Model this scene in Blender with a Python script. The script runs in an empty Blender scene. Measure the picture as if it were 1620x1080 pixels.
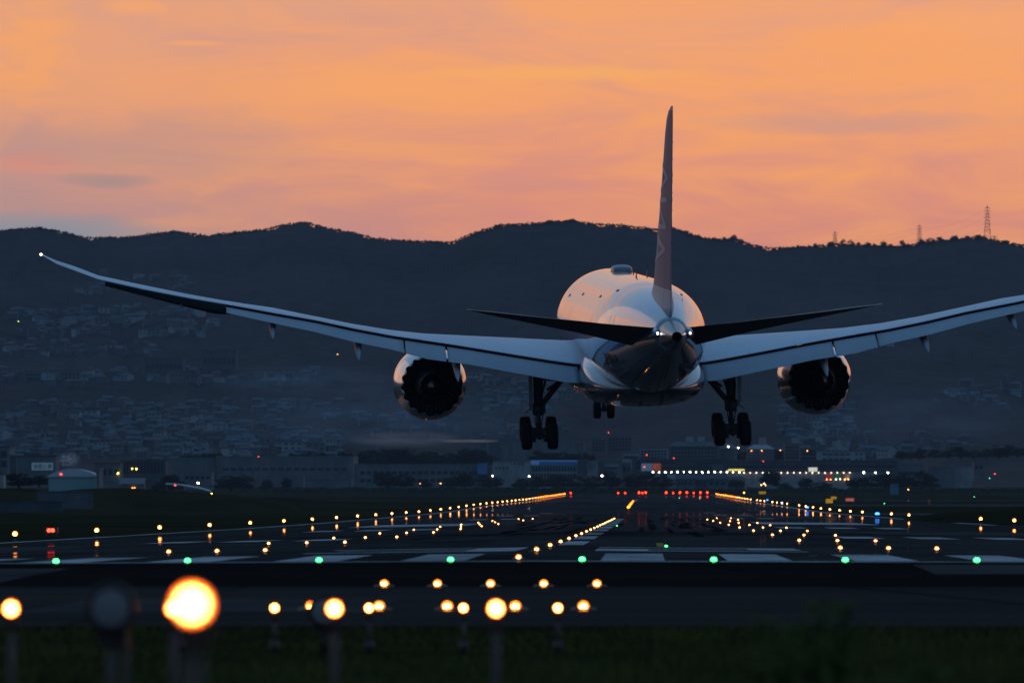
import bpy, math, random
from mathutils import Vector, Matrix, noise
random.seed(7)
R = math.radians
S = bpy.context.scene
COL = S.collection
# ------------------------------------------------------------------ camera
F = 11500.0                      # focal length in photo pixels (photo 1620 wide)
CXP, CYP = 1020.0, 790.0         # where the level, down-runway direction falls in the photo
CZ = 2.0                         # camera height
cam_d = bpy.data.cameras.new('camera')
cam = bpy.data.objects.new('camera', cam_d); COL.objects.link(cam)
cam.location = (0, 0, CZ); cam.rotation_euler = (R(90), 0, 0)
cam_d.sensor_width = 36; cam_d.lens = 36 * F / 1620
cam_d.shift_x = -(CXP - 810) / 1620; cam_d.shift_y = (CYP - 540) / 1620
cam_d.clip_start = 1; cam_d.clip_end = 40000
cam_d.dof.use_dof = True; cam_d.dof.focus_distance = 360; cam_d.dof.aperture_fstop = 2.8
cam_d.dof.aperture_blades = 9
S.camera = cam
S.view_settings.view_transform = 'Standard'; S.view_settings.look = 'None'
S.view_settings.exposure = 0; S.view_settings.gamma = 1
S.render.resolution_x = 1024; S.render.resolution_y = 682
S.cycles.sample_clamp_indirect = 4; S.cycles.max_bounces = 6; S.cycles.volume_bounces = 1
S.cycles.use_denoising = True


def P(x, y, d):                  # the point seen at photo pixel x, y at distance d down the runway
    return Vector(((x - CXP) / F * d, d, CZ - (y - CYP) / F * d))


# ------------------------------------------------------------------ sky
def srgb(r, g, b):
    f = lambda c: (c / 255 / 12.92) if c / 255 <= .04045 else ((c / 255 + .055) / 1.055) ** 2.4
    return (f(r), f(g), f(b), 1)


W = bpy.data.worlds.new('World'); S.world = W; W.use_nodes = True
nt = W.node_tree; N = nt.nodes; L = nt.links; N.clear()


def nd(tree, typ, **kw):
    n = tree.nodes.new(typ)
    for k, v in kw.items():
        if k in n.inputs.keys() if isinstance(k, str) else False:
            n.inputs[k].default_value = v
        else:
            setattr(n, k, v)
    return n


def ramp(tree, fac, stops, interp='LINEAR'):
    n = tree.nodes.new('ShaderNodeValToRGB'); n.color_ramp.interpolation = interp
    e = n.color_ramp.elements
    while len(e) < len(stops): e.new(.5)
    for i, (p, c) in enumerate(stops):
        e[i].position = p; e[i].color = c if len(c) == 4 else (*c, 1)
    if fac is not None: tree.links.new(fac, n.inputs[0])
    return n.outputs[0]


def math_n(tree, op, a, b=None, c=None, clamp=False):
    n = tree.nodes.new('ShaderNodeMath'); n.operation = op; n.use_clamp = clamp
    for i, v in enumerate((a, b, c)):
        if v is None: continue
        if isinstance(v, (int, float)): n.inputs[i].default_value = v
        else: tree.links.new(v, n.inputs[i])
    return n.outputs[0]


def mix(tree, fac, a, b, blend='MIX'):
    n = tree.nodes.new('ShaderNodeMix'); n.data_type = 'RGBA'; n.blend_type = blend
    for s, v in ((n.inputs[0], fac), (n.inputs[6], a), (n.inputs[7], b)):
        if isinstance(v, (int, float)): s.default_value = v
        elif isinstance(v, tuple): s.default_value = v if len(v) == 4 else (*v, 1)
        else: tree.links.new(v, s)
    return n.outputs[2]


def noise_n(tree, vec, scale, detail=4, rough=.5, dist=0, vscale=(1, 1, 1), rot=(0, 0, 0)):
    m = tree.nodes.new('ShaderNodeMapping'); m.inputs[3].default_value = vscale; m.inputs[2].default_value = rot
    tree.links.new(vec, m.inputs[0])
    n = tree.nodes.new('ShaderNodeTexNoise'); n.inputs['Scale'].default_value = scale
    n.inputs['Detail'].default_value = detail; n.inputs['Roughness'].default_value = rough
    n.inputs['Distortion'].default_value = dist
    tree.links.new(m.outputs[0], n.inputs[0])
    return n.outputs[0]


tc = N.new('ShaderNodeTexCoord'); dirv = tc.outputs['Generated']
sep = N.new('ShaderNodeSeparateXYZ'); L.new(dirv, sep.inputs[0])
# warm ground wisp bends the elevation so cloud bands undulate
wob = noise_n(nt, dirv, 9, 3, .5, 0, (1, 1, 3))
elev = math_n(nt, 'ADD', sep.outputs[2], math_n(nt, 'MULTIPLY', math_n(nt, 'SUBTRACT', wob, .5), .012))
GA = 1.07
def g(c): return (c[0] * GA, c[1] * GA, c[2] * GA, 1)
front = ramp(nt, math_n(nt, 'MULTIPLY', elev, 1.0, clamp=True), [
    (0.0, g(srgb(205, 135, 118))), (.036, g(srgb(222, 142, 122))), (.050, g(srgb(230, 150, 124))), (.062, g(srgb(238, 163, 124))),
    (.072, g(srgb(230, 165, 132))), (.09, g(srgb(198, 169, 154))), (.13, g(srgb(172, 168, 172))), (.18, g(srgb(142, 162, 182))),
    (.32, g(srgb(122, 156, 188))), (.6, g(srgb(100, 142, 182))), (1.0, g(srgb(88, 128, 168)))])
back = ramp(nt, math_n(nt, 'MULTIPLY', elev, 1.0, clamp=True), [
    (0.0, g(srgb(56, 84, 116))), (.12, g(srgb(70, 106, 145))), (.4, g(srgb(90, 132, 172))), (1.0, g(srgb(88, 128, 168)))])
# broad cloud banks, orange underlit and grey between, all drawn in sky directions
c1 = noise_n(nt, dirv, 9, 4, .5, .5, (1, 1, 4.0), (0, R(-9), 0))
c2 = noise_n(nt, dirv, 30, 7, .6, 1.0, (1, 1, 4.5), (0, R(-8), 0))
c3 = noise_n(nt, dirv, 6, 3, .5, .3, (1, 1, 3), (0, R(-6), 0))
cl = math_n(nt, 'ADD', math_n(nt, 'MULTIPLY', c1, .58), math_n(nt, 'MULTIPLY', c2, .42))
# brightest band sits about 3.1 degrees up
bandp = math_n(nt, 'SUBTRACT', 1.0, math_n(nt, 'MULTIPLY', math_n(nt, 'ABSOLUTE', math_n(nt, 'SUBTRACT', elev, .0575)), 60), clamp=True)
lit = ramp(nt, math_n(nt, 'ADD', cl, math_n(nt, 'MULTIPLY', bandp, .10)), [(.46, (0, 0, 0)), (.68, (1, 1, 1))], 'EASE')
gre = ramp(nt, cl, [(.33, (1, 1, 1)), (.52, (0, 0, 0))], 'EASE')
leftw = math_n(nt, 'MULTIPLY', math_n(nt, 'SUBTRACT', -.015, sep.outputs[0]), 12, clamp=True)   # cooler, greyer to the left
loww = math_n(nt, 'SUBTRACT', 1.0, math_n(nt, 'MULTIPLY', math_n(nt, 'SUBTRACT', elev, .036), 40), clamp=True)
sky = mix(nt, math_n(nt, 'MULTIPLY', leftw, math_n(nt, 'MULTIPLY_ADD', loww, .62, .30)), front, g(srgb(168, 148, 148)))
litk = math_n(nt, 'MULTIPLY', math_n(nt, 'MULTIPLY', lit, .85), math_n(nt, 'SUBTRACT', 1.0, math_n(nt, 'MULTIPLY', leftw, .62)))
sky = mix(nt, litk, sky, g(srgb(255, 170, 96)))
sky = mix(nt, math_n(nt, 'MULTIPLY', gre, .40), sky, g(srgb(186, 148, 146)))



def patch(cx, cy, rx, ry, wobble, seedrot):     # a soft cloud of its own at a sky direction (photo px only used to read off the angles)
    ux = math_n(nt, 'MULTIPLY', math_n(nt, 'SUBTRACT', sep.outputs[0], (cx - CXP) / F), F / rx)
    ww = math_n(nt, 'MULTIPLY', math_n(nt, 'SUBTRACT', noise_n(nt, dirv, 55, 5, .6, .5, (1, 1, 2.5), (0, seedrot, 0)), .5), wobble)
    uz = math_n(nt, 'ADD', math_n(nt, 'MULTIPLY', math_n(nt, 'SUBTRACT', sep.outputs[2], (CYP - cy) / F), F / ry), ww)
    r2 = math_n(nt, 'ADD', math_n(nt, 'MULTIPLY', ux, ux), math_n(nt, 'MULTIPLY', uz, uz))
    v = math_n(nt, 'SUBTRACT', 1.0, r2, clamp=True)
    return math_n(nt, 'MULTIPLY', v, math_n(nt, 'MULTIPLY', math_n(nt, 'GREATER_THAN', sep.outputs[1], 0), 1))


for (cx, cy, rx, ry, wb, sr, colr, k) in ((175, 287, 90, 14, 2.2, .3, (150, 138, 140), .55), (60, 368, 230, 34, .8, .1, (142, 148, 158), .95), (50, 50, 95, 85, 5.5, .9, (252, 170, 98), .7), (215, 18, 60, 16, 2, .2, (255, 172, 100), .6), (60, 262, 80, 20, 2.6, .5, (226, 140, 120), .5),
                                          (880, 118, 260, 17, 2.2, -.1, (255, 180, 92), .75), (310, 72, 60, 6, 1, -.1, (255, 172, 100), .6), (640, 140, 330, 40, 3, -.15, (255, 172, 100), .5), (1330, 195, 260, 20, 2.0, .1, (196, 150, 142), .6), (230, 235, 300, 70, 3.5, .2, (190, 150, 136), .45), (1560, 40, 200, 30, 2, -.1, (250, 172, 112), .5)):
    sky = mix(nt, math_n(nt, 'MULTIPLY', patch(cx, cy, rx, ry, wb, sr), k), sky, g(srgb(*colr)))
highw = math_n(nt, 'MULTIPLY', math_n(nt, 'SUBTRACT', sep.outputs[2], .13), 6, clamp=True)
sky = mix(nt, highw, sky, front)
hc = noise_n(nt, dirv, 5, 6, .6, .8, (1, .6, 5)); hcm = math_n(nt, 'MULTIPLY', ramp(nt, hc, [(.46, (0, 0, 0)), (.62, (1, 1, 1))], 'EASE'), math_n(nt, 'SUBTRACT', 1.0, math_n(nt, 'MULTIPLY', math_n(nt, 'ABSOLUTE', math_n(nt, 'SUBTRACT', sep.outputs[2], .15)), 9), clamp=True))
sky = mix(nt, math_n(nt, 'MULTIPLY', hcm, .75), sky, g(srgb(248, 158, 100)))
az = math_n(nt, 'MULTIPLY_ADD', sep.outputs[1], .75, .35, clamp=True)
az = ramp(nt, az, [(0.0, (0, 0, 0)), (1, (1, 1, 1))], 'EASE')
sky = mix(nt, az, back, sky)
gnd = mix(nt, math_n(nt, 'MULTIPLY', sep.outputs[2], -400, clamp=True), sky, (.008, .012, .02, 1))
bg = N.new('ShaderNodeBackground'); bg.inputs[1].default_value = 1.0; L.new(gnd, bg.inputs[0])
out = N.new('ShaderNodeOutputWorld'); L.new(bg.outputs[0], out.inputs[0])
# ------------------------------------------------------------------ sun: just gone behind the ridge, a faint warm glow is left
sd = bpy.data.lights.new('sun', 'SUN'); sd.energy = .07; sd.angle = R(30); sd.color = (1, .55, .3)
sun = bpy.data.objects.new('sun', sd); COL.objects.link(sun)
sun.rotation_euler = Vector((.55, -1, -.10)).to_track_quat('-Z', 'Y').to_euler()

# ------------------------------------------------------------------ materials
MATS = {}


def mat(name, col, rough=.6, spec=.5, metal=0, coat=0, coat_r=.05, var=0, vs=3, bump=0, bs=30, emit=None, es=0):
    if name in MATS: return MATS[name]
    m = bpy.data.materials.new(name); MATS[name] = m; m.use_nodes = True
    t = m.node_tree; b = t.nodes['Principled BSDF']
    c = (*col, 1) if len(col) == 3 else col
    b.inputs['Base Color'].default_value = c
    b.inputs['Roughness'].default_value = rough; b.inputs['Metallic'].default_value = metal
    b.inputs['Specular IOR Level'].default_value = spec
    b.inputs['Coat Weight'].default_value = coat; b.inputs['Coat Roughness'].default_value = coat_r
    if var:
        tcn = t.nodes.new('ShaderNodeTexCoord')
        f = noise_n(t, tcn.outputs['Object'], vs, 5, .6)
        dk = tuple(v * (1 - var) for v in c[:3]); lt = tuple(min(1, v * (1 + var)) for v in c[:3])
        t.links.new(ramp(t, f, [(.3, dk), (.7, lt)]), b.inputs['Base Color'])
    if bump:
        tcn = t.nodes.new('ShaderNodeTexCoord'); bn = t.nodes.new('ShaderNodeBump')
        bn.inputs['Strength'].default_value = bump; bn.inputs['Distance'].default_value = .02
        t.links.new(noise_n(t, tcn.outputs['Object'], bs, 3), bn.inputs['Height'])
        t.links.new(bn.outputs[0], b.inputs['Normal'])
    if emit:
        b.inputs['Emission Color'].default_value = (*emit, 1); b.inputs['Emission Strength'].default_value = es
        m.cycles.emission_sampling = 'NONE' if es < 500 else 'AUTO'
    return m


# ------------------------------------------------------------------ mesh building
class MB:
    def __init__(s): s.v = []; s.f = []; s.m = []; s.sm = []

    def face(s, pts, mi=0, sm=False):
        b = len(s.v); s.v += [tuple(p) for p in pts]; s.f.append(tuple(range(b, b + len(pts)))); s.m.append(mi); s.sm.append(sm)

    def box(s, x0, x1, y0, y1, z0, z1, mi=0):
        b = len(s.v)
        s.v += [(x, y, z) for z in (z0, z1) for y in (y0, y1) for x in (x0, x1)]
        for q in ((0, 2, 3, 1), (4, 5, 7, 6), (0, 1, 5, 4), (2, 6, 7, 3), (0, 4, 6, 2), (1, 3, 7, 5)):
            s.f.append(tuple(b + i for i in q)); s.m.append(mi); s.sm.append(False)

    def rings(s, rings, closed=True, cap=(True, True), mi=0, sm=True):
        b = len(s.v); n = len(rings[0])
        for r in rings: s.v += [tuple(p) for p in r]
        for i in range(len(rings) - 1):
            for j in range(n if closed else n - 1):
                k = (j + 1) % n
                s.f.append((b + i * n + j, b + i * n + k, b + (i + 1) * n + k, b + (i + 1) * n + j)); s.m.append(mi); s.sm.append(sm)
        if cap[0]: s.f.append(tuple(b + j for j in range(n))[::-1]); s.m.append(mi); s.sm.append(False)
        if cap[1]: s.f.append(tuple(b + (len(rings) - 1) * n + j for j in range(n))); s.m.append(mi); s.sm.append(False)

    def tube(s, p0, p1, r0, r1=None, n=10, mi=0):
        p0 = Vector(p0); p1 = Vector(p1); r1 = r0 if r1 is None else r1
        d = (p1 - p0).normalized(); a = d.orthogonal().normalized(); c = d.cross(a)
        rg = [[p + (a * math.cos(t) + c * math.sin(t)) * r for t in [2 * math.pi * k / n for k in range(n)]] for p, r in ((p0, r0), (p1, r1))]
        s.rings(rg, mi=mi)

    def path(s, pts, r, n=8, mi=0):
        for a, b in zip(pts, pts[1:]): s.tube(a, b, r, n=n, mi=mi)

    def lathe(s, prof, origin, axis, n=32, mi=0, cap=(False, False), sm=True):      # prof: (along, radius)
        o = Vector(origin); d = Vector(axis).normalized(); a = d.orthogonal().normalized(); c = d.cross(a)
        s.rings([[o + d * h + (a * math.cos(t) + c * math.sin(t)) * r for t in [2 * math.pi * k / n for k in range(n)]] for h, r in prof], mi=mi, cap=cap, sm=sm)

    def ball(s, c, r, mi=0, n=10, sc=(1, 1, 1)):
        c = Vector(c); rg = []
        for i in range(1, n // 2):
            ph = math.pi * i / (n // 2)
            rg.append([c + Vector((math.sin(ph) * math.cos(2 * math.pi * k / n) * r * sc[0], math.sin(ph) * math.sin(2 * math.pi * k / n) * r * sc[1], math.cos(ph) * r * sc[2])) for k in range(n)])
        s.rings(rg[::-1], mi=mi)

    def mesh(s, name, mats):
        me = bpy.data.meshes.new(name); me.from_pydata(s.v, [], s.f)
        for m in (mats if isinstance(mats, (list, tuple)) else [mats]): me.materials.append(m)
        me.polygons.foreach_set('material_index', s.m); me.polygons.foreach_set('use_smooth', s.sm)
        me.update(); return me

    def build(s, name, mats, parent=None, loc=None):
        return link(name, s.mesh(name, mats), parent, loc)


def link(name, me, parent=None, loc=None):
    o = bpy.data.objects.new(name, me); COL.objects.link(o)
    if parent: o.parent = parent
    if loc is not None: o.location = loc
    return o


def tag(o, label=None, cat=None, group=None, kind=None):
    if label: o['label'] = label
    if cat: o['category'] = cat
    if group: o['group'] = group
    if kind: o['kind'] = kind
    return o


def empty(name, loc=(0, 0, 0)):
    o = bpy.data.objects.new(name, None); COL.objects.link(o); o.location = loc; o.empty_display_size = .2; return o


def copy_tree(o, parent=None):
    c = o.copy(); COL.objects.link(c)
    if parent: c.parent = parent
    for ch in [k for k in COL.objects if k.parent == o]: copy_tree(ch, c)
    return c


_O = 'first second third fourth fifth sixth seventh eighth ninth tenth eleventh twelfth thirteenth fourteenth fifteenth sixteenth seventeenth eighteenth nineteenth'.split()
_T = {2: 'twent', 3: 'thirt', 4: 'fort', 5: 'fift', 6: 'sixt', 7: 'sevent', 8: 'eight', 9: 'ninet'}


def ordw(n):                     # 1 -> first
    if n < 20: return _O[n - 1]
    t, u = divmod(n, 10)
    return _T[t] + 'ieth' if u == 0 else _T[t] + 'y-' + _O[u - 1]


def lerp_t(tab, x):
    if x <= tab[0][0]: return tab[0][1]
    for (a, p), (b, q) in zip(tab, tab[1:]):
        if x <= b: return p + (q - p) * (x - a) / (b - a)
    return tab[-1][1]


# ------------------------------------------------------------------ ground shape
GZ = [(-200, -1.7), (0, -1.6), (100, -1.62), (137, -1.64), (166, -1.43), (200, -1.43), (259, -1.55), (346, -1.66), (439, -1.74), (534, -1.81), (743, -1.93), (1100, -1.90),
      (1239, -1.75), (1489, -1.22), (1730, -.80), (2106, -.15), (2371, .45), (2667, 1.15), (3148, 2.2), (3400, 4.4), (3650, 6.0)]
XC = -2.45                       # runway centreline


GROWS = [-9000, -200, -60, 0, 20, 40, 60, 80, 93, 100, 112, 124, 137, 150, 166, 180, 200, 225, 259, 300, 346, 390, 439, 490, 534, 600, 670, 743, 830, 920, 1010, 1100, 1239, 1360, 1489, 1610, 1730, 1900, 2106, 2240, 2371, 2520, 2667, 2830, 2990, 3148, 3270, 3400, 3520, 3660, 9000]


def gz(X, d):                    # ground height, linear between the rows of the ground sheet
    for a, b in zip(GROWS, GROWS[1:]):
        if d <= b: return gz0(X, a) + (gz0(X, b) - gz0(X, a)) * (d - a) / (b - a)


def gz0(X, d):
    z = lerp_t(GZ, d) + CZ
    w = min(1, max(0, (d - 150) / 60)) * min(1, max(0, (3200 - d) / 400))
    k = min(1, max(0, (1500 - d) / 900))
    if X < XC: z -= (.004 + .014 * k) * min(32, XC - X) * w * (1 if d > 320 else .85)
    else: z -= (.004 + .004 * k) * min(34, X - XC) * w
    return z


SKY = [(-500, 380), (-200, 370), (0, 366), (50, 361), (90, 366), (135, 377), (205, 376), (240, 371), (275, 367), (300, 370), (330, 374), (370, 369), (420, 364), (445, 357), (478, 352.5),
       (500, 357), (530, 364), (560, 369), (590, 378), (650, 382), (715, 384), (735, 376), (750, 369), (790, 357), (840, 354), (905, 350), (940, 355), (985, 357), (1040, 364), (1065, 362),
       (1105, 376), (1130, 380), (1160, 379), (1190, 388), (1215, 394), (1260, 392), (1330, 387), (1370, 389), (1400, 391), (1440, 390), (1455, 385), (1500, 381), (1540, 377), (1575, 381), (1600, 386), (1620, 389), (1800, 395), (2300, 380)]
D0, D1 = 3650.0, 6600.0


def nz(x, y, z=0): return noise.noise(Vector((x, y, z)))


def hill_y(px, d):               # photo row of the hillside at column px, distance d
    t = (d - D0) / (D1 - D0)
    sk = lerp_t(SKY, px)
    if t <= 1:
        g_ = .22 * t + .78 * t ** 1.7
        y = 772 - (772 - sk) * g_
        a = math.sin(math.pi * max(0, min(1, t))) ** 1.0
        y += a * (26 * nz(px / 170, t * 2.2, 3) + 11 * nz(px / 60, t * 6, 7) + 4 * nz(px / 22, t * 16, 9))
        return y
    return sk + (t - 1) * 420


def hill_pt(px, d):
    p = P(px, hill_y(px, d), d); return p


def on_hill(px, y):              # where the hillside is seen at px, y (nearest hit)
    d = D0
    while d < D1:
        if hill_y(px, d) <= y: return d
        d += 8
    return D1


# ------------------------------------------------------------------ ground sheet
def ground_mat(name, base, var, scale, rough=.9, wet=0, streak=(1, 1, 1), spec=.0, det=6):
    m = bpy.data.materials.new(name); m.use_nodes = True; t = m.node_tree; b = t.nodes['Principled BSDF']
    tcn = t.nodes.new('ShaderNodeTexCoord'); o = tcn.outputs['Object']
    f = noise_n(t, o, scale, det, .6, 0, streak); f2 = noise_n(t, o, scale * .13, 3, .5, 0, streak)
    f = math_n(t, 'ADD', math_n(t, 'MULTIPLY', f, .55), math_n(t, 'MULTIPLY', f2, .45))
    lo = tuple(v * (1 - var) for v in base); hi = tuple(v * (1 + var) for v in base)
    t.links.new(ramp(t, f, [(.36, lo), (.64, hi)]), b.inputs['Base Color'])
    b.inputs['Roughness'].default_value = rough; b.inputs['Specular IOR Level'].default_value = spec
    if wet:
        w = noise_n(t, o, .05, 4, .6, 0, (1, .18, 1))
        sx = t.nodes.new('ShaderNodeSeparateXYZ'); t.links.new(o, sx.inputs[0])
        # the rubbered centre is dry, water stands along the outer strips
        side = math_n(t, 'MULTIPLY', math_n(t, 'SUBTRACT', math_n(t, 'ABSOLUTE', math_n(t, 'ADD', sx.outputs[0], 2.4)), 15), .125, clamp=True)
        side = math_n(t, 'MULTIPLY_ADD', side, .93, .07)
        t.links.new(math_n(t, 'MULTIPLY', ramp(t, w, [(.36, (wet * .45,) * 3), (.60, (wet,) * 3)]), side), b.inputs['Coat Weight'])
        b.inputs['Coat Roughness'].default_value = .012
        bn = t.nodes.new('ShaderNodeBump'); bn.inputs['Strength'].default_value = .006; bn.inputs['Distance'].default_value = .01
        t.links.new(noise_n(t, o, 1.5, 2, .5, 0, (1, .3, 1)), bn.inputs['Height'])
        t.links.new(bn.outputs[0], b.inputs['Coat Normal'])
    return m


M_GRASS = ground_mat('grass_ground', (.022, .020, .008), .55, .05, .95, streak=(1, .5, 1))
M_PAD = ground_mat('old_pavement', (.036, .030, .027), .30, .12, .75, streak=(.5, 2, 1))
M_NEW = ground_mat('dark_pavement', (.013, .011, .010), .2, .2, .7, streak=(.5, 2, 1))
M_RWY = ground_mat('runway_asphalt', (.034, .031, .030), .5, .10, .6, wet=.20, streak=(2.0, .25, 1))
M_TAXI = ground_mat('taxiway_asphalt', (.05, .05, .053), .25, .1, .6, wet=.15, streak=(1, .4, 1))
M_MARK = ground_mat('white_marking', (.30, .30, .30), .45, .9, .6, streak=(1, .4, 1))
M_YEL = ground_mat('yellow_marking', (.30, .18, .04), .2, 1.0, .6)

ds = [-4000, -60, 0, 20, 40, 60, 80, 93, 100, 112, 124, 137, 150, 166, 180, 200, 225, 259, 300, 346, 390, 439, 490, 534, 600, 670, 743, 830, 920, 1010, 1100, 1239, 1360, 1489, 1610, 1730, 1900, 2106, 2240, 2371, 2520, 2667, 2830, 2990, 3148, 3270, 3400, 3520, 3660]


def sheet(name, ds, xs, m, dz, kind='structure', label=None, sink=False):
    b = MB(); n = len(xs(ds[0]))
    for d in ds: b.v += [(x, d, gz(x, d) + dz - (.10 if sink and 94 < d < 3140 and -33 < x < 29 else 0)) for x in xs(d)]
    for i in range(len(ds) - 1):
        for j in range(n - 1):
            k = i * n + j; b.f.append((k, k + 1, k + n + 1, k + n)); b.m.append(0); b.sm.append(True)
    o = b.build(name, m); o['kind'] = kind
    if label: o['label'] = label
    return o


def gx(d):
    w = 120 + max(d, 0) * .16
    inner = [XC - 40, XC - 32, XC - 30, XC - 16, XC, XC + 16, XC + 30.5, XC + 34, XC + 45]
    return [-9000, -w - 60, -w * .6 - 48] + inner + [w * .6 + 50, w + 60, 9000]


sheet('ground', ds, gx, M_GRASS, -.012, sink=True)
sheet('blast_pad', [93, 100, 112, 124, 137], lambda d: [-50 + 7 * k for k in range(15)], M_PAD, .0)
sheet('stopway', [137, 150, 166], lambda d: [-50 + 7 * k for k in range(15)], M_NEW, .004)
rds = [166] + [d for d in ds if d > 166 and d <= 3148]
XL, XR = -33.6, 29.6
sheet('runway', rds, lambda d: [XL, XC - 24, XC - 16, XC - 8, XC, XC + 8, XC + 16, XC + 24, XR], M_RWY, .006)
# shoulder / exit apron beside the right edge near the threshold
sheet('taxiway', [166, 200, 259, 300, 346, 390, 439, 490, 534, 585], lambda d: [XR, 36, 45, 56, 66], M_TAXI, .0)
for k, (a, b_, x0, x1) in enumerate([(1010, 1120, 32, 220), (1500, 1640, 40, 300), (2050, 2160, 40, 360)]):
    dd = [a, (a + b_) / 2, b_]
    sheet('taxiway', dd, lambda d: [x0 + (x1 - x0) * j / 6 for j in range(7)], M_TAXI, .004)


def strip(b, x0, x1, d0, d1, dz=.022, step=20):
    n = max(1, int((d1 - d0) / step)); xx = [x0, x1] if (x1 - x0) < 6 else [x0 + (x1 - x0) * j / max(1, int((x1 - x0) / 4)) for j in range(int((x1 - x0) / 4) + 1)]
    # break the strip where it crosses the crown so that it follows the pavement
    xx = sorted(set(xx + ([XC] if x0 < XC < x1 else [])))
    for i in range(n):
        a = d0 + (d1 - d0) * i / n; c = d0 + (d1 - d0) * (i + 1) / n
        cuts = sorted(set([a] + [g_ for g_ in GROWS if a < g_ < c] + [c]))
        for p, q in zip(cuts, cuts[1:]):
            for u, w in zip(xx, xx[1:]):
                b.face([(u, p, gz(u, p) + dz), (w, p, gz(w, p) + dz), (w, q, gz(w, q) + dz), (u, q, gz(u, q) + dz)])


mk = MB(); strip(mk, XL + .4, XR - .4, 166.4, 168.2); tag(mk.build('threshold_line', M_MARK), kind='structure')
mk = MB()
for k in range(9):
    strip(mk, -1.03 + 2.97 * k, .47 + 2.97 * k, 169.4, 192, step=6)
    strip(mk, -5.7 - 2.97 * k, -4.2 - 2.97 * k, 169.4, 192, step=6)
tag(mk.build('threshold_stripes', M_MARK), kind='structure')
mk = MB()                         # runway number 32 with the letter L on the far side
def seg(x0, x1, a, c): strip(mk, x0, x1, a, c, step=5)
for (x0, x1, a, c) in [(-9.6, -3.6, 203, 206), (-9.0, -3.6, 213, 215.5), (-9.6, -3.6, 223, 226), (-5.1, -3.6, 206, 213), (-5.1, -3.6, 215.5, 223),
                       (-1.4, 4.6, 203, 206), (-1.4, 4.6, 213, 215.5), (-1.4, 4.6, 223, 226), (-1.4, .1, 206, 213), (3.1, 4.6, 215.5, 223)]: seg(x0, x1, a, c)
tag(mk.build('runway_number', M_MARK), kind='structure')
mk = MB()
for k in range(40):
    a = 240 + 50 * k
    if 700 < a < 1900: continue
    if a > 2900: break
    strip(mk, XC - .42, XC + .42, a, a + 30, step=10)
tag(mk.build('centreline_marking', M_MARK), kind='structure')
mk = MB(); strip(mk, XL + .35, XL + 1.2, 168, 3140); strip(mk, XR - 1.7, XR - .85, 590, 3140)
tag(mk.build('edge_marking', M_MARK), kind='structure')
mk = MB()
for a, nn in ((318, 3), (468, 3), (768, 2), (918, 2), (1068, 1)):
    for k in range(nn):
        for sgn in (-1, 1):
            x0 = XC + sgn * (11.2 + 3.3 * k); strip(mk, min(x0, x0 + 1.8 * sgn), max(x0, x0 + 1.8 * sgn), a, a + 23, step=8)
for sgn in (-1, 1):
    x0 = XC + sgn * 11.5; x1 = XC + sgn * 20.7; strip(mk, min(x0, x1), max(x0, x1), 566, 626, step=10)
tag(mk.build('touchdown_marking', M_MARK), kind='structure')
mk = MB()                        # yellow lead-on line and faint taxiway lines
strip(mk, .4, .65, 232, 262); strip(mk, 35, 35.3, 200, 560)
for (a, x0, x1) in ((1040, 60, 200), (1090, 40, 220), (1565, 70, 290)): strip(mk, x0, x1, a, a + 1.2)
tag(mk.build('taxi_line', M_YEL), kind='structure')
mk = MB()                        # broken grey surface joints on the blast pad
for k, (x0, a, x1, c) in enumerate([(1.1, 166, 7.2, 98)]):
    pts = [(x0 + (x1 - x0) * t / 12 + .15 * nz(t, 1), a + (c - a) * t / 12) for t in range(13)]
    for p, q in zip(pts, pts[1:]):
        mk.face([(p[0], p[1], gz(*p) + .012), (p[0] + .09, p[1], gz(*p) + .012), (q[0] + .09, q[1], gz(*q) + .012), (q[0], q[1], gz(*q) + .012)])
tag(mk.build('pavement_joint', M_NEW), kind='structure')

# worn patches, joints and tyre rubber
M_PATCH = ground_mat('patched_asphalt', (.050, .046, .044), .35, .3, .7); M_RUB = ground_mat('tyre_rubber_marks', (.012, .0115, .011), .5, .25, .65, streak=(3, .12, 1))
mk = MB(); rr = random.Random(4)
for (x0, x1, a, c) in [(-16, -12.5, 141, 158), (6, 8.5, 150, 163), (-9, -4, 104, 118), (9, 14, 110, 121), (-31, -22, 250, 300), (12, 24, 372, 410), (-20, -8, 640, 700), (5, 22, 820, 900)]: strip(mk, x0, x1, a, c, dz=.012, step=8)
tag(mk.build('pavement_patch', M_PATCH), kind='structure')
mk = MB()
for k in range(70):
    x = XC + rr.choice((-1, 1)) * rr.gauss(4.9, 1.6) + rr.uniform(-.3, .3); a = rr.uniform(300, 760); strip(mk, x, x + rr.uniform(.18, .5), a, a + rr.uniform(25, 90), dz=.014 + .0004 * k, step=30)
tag(mk.build('tyre_marks', M_RUB), kind='structure')
mk = MB()
for x in (-22.5, -15, -7.5, 7.5, 15, 22.5): strip(mk, x, x + .05, 93.5, 165.5, dz=.009, step=12)
for d_ in (101, 109, 117, 125, 133, 145, 155): strip(mk, -34, 34, d_, d_ + .10, dz=.0095)
tag(mk.build('pavement_joint', M_RUB), kind='structure')
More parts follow.
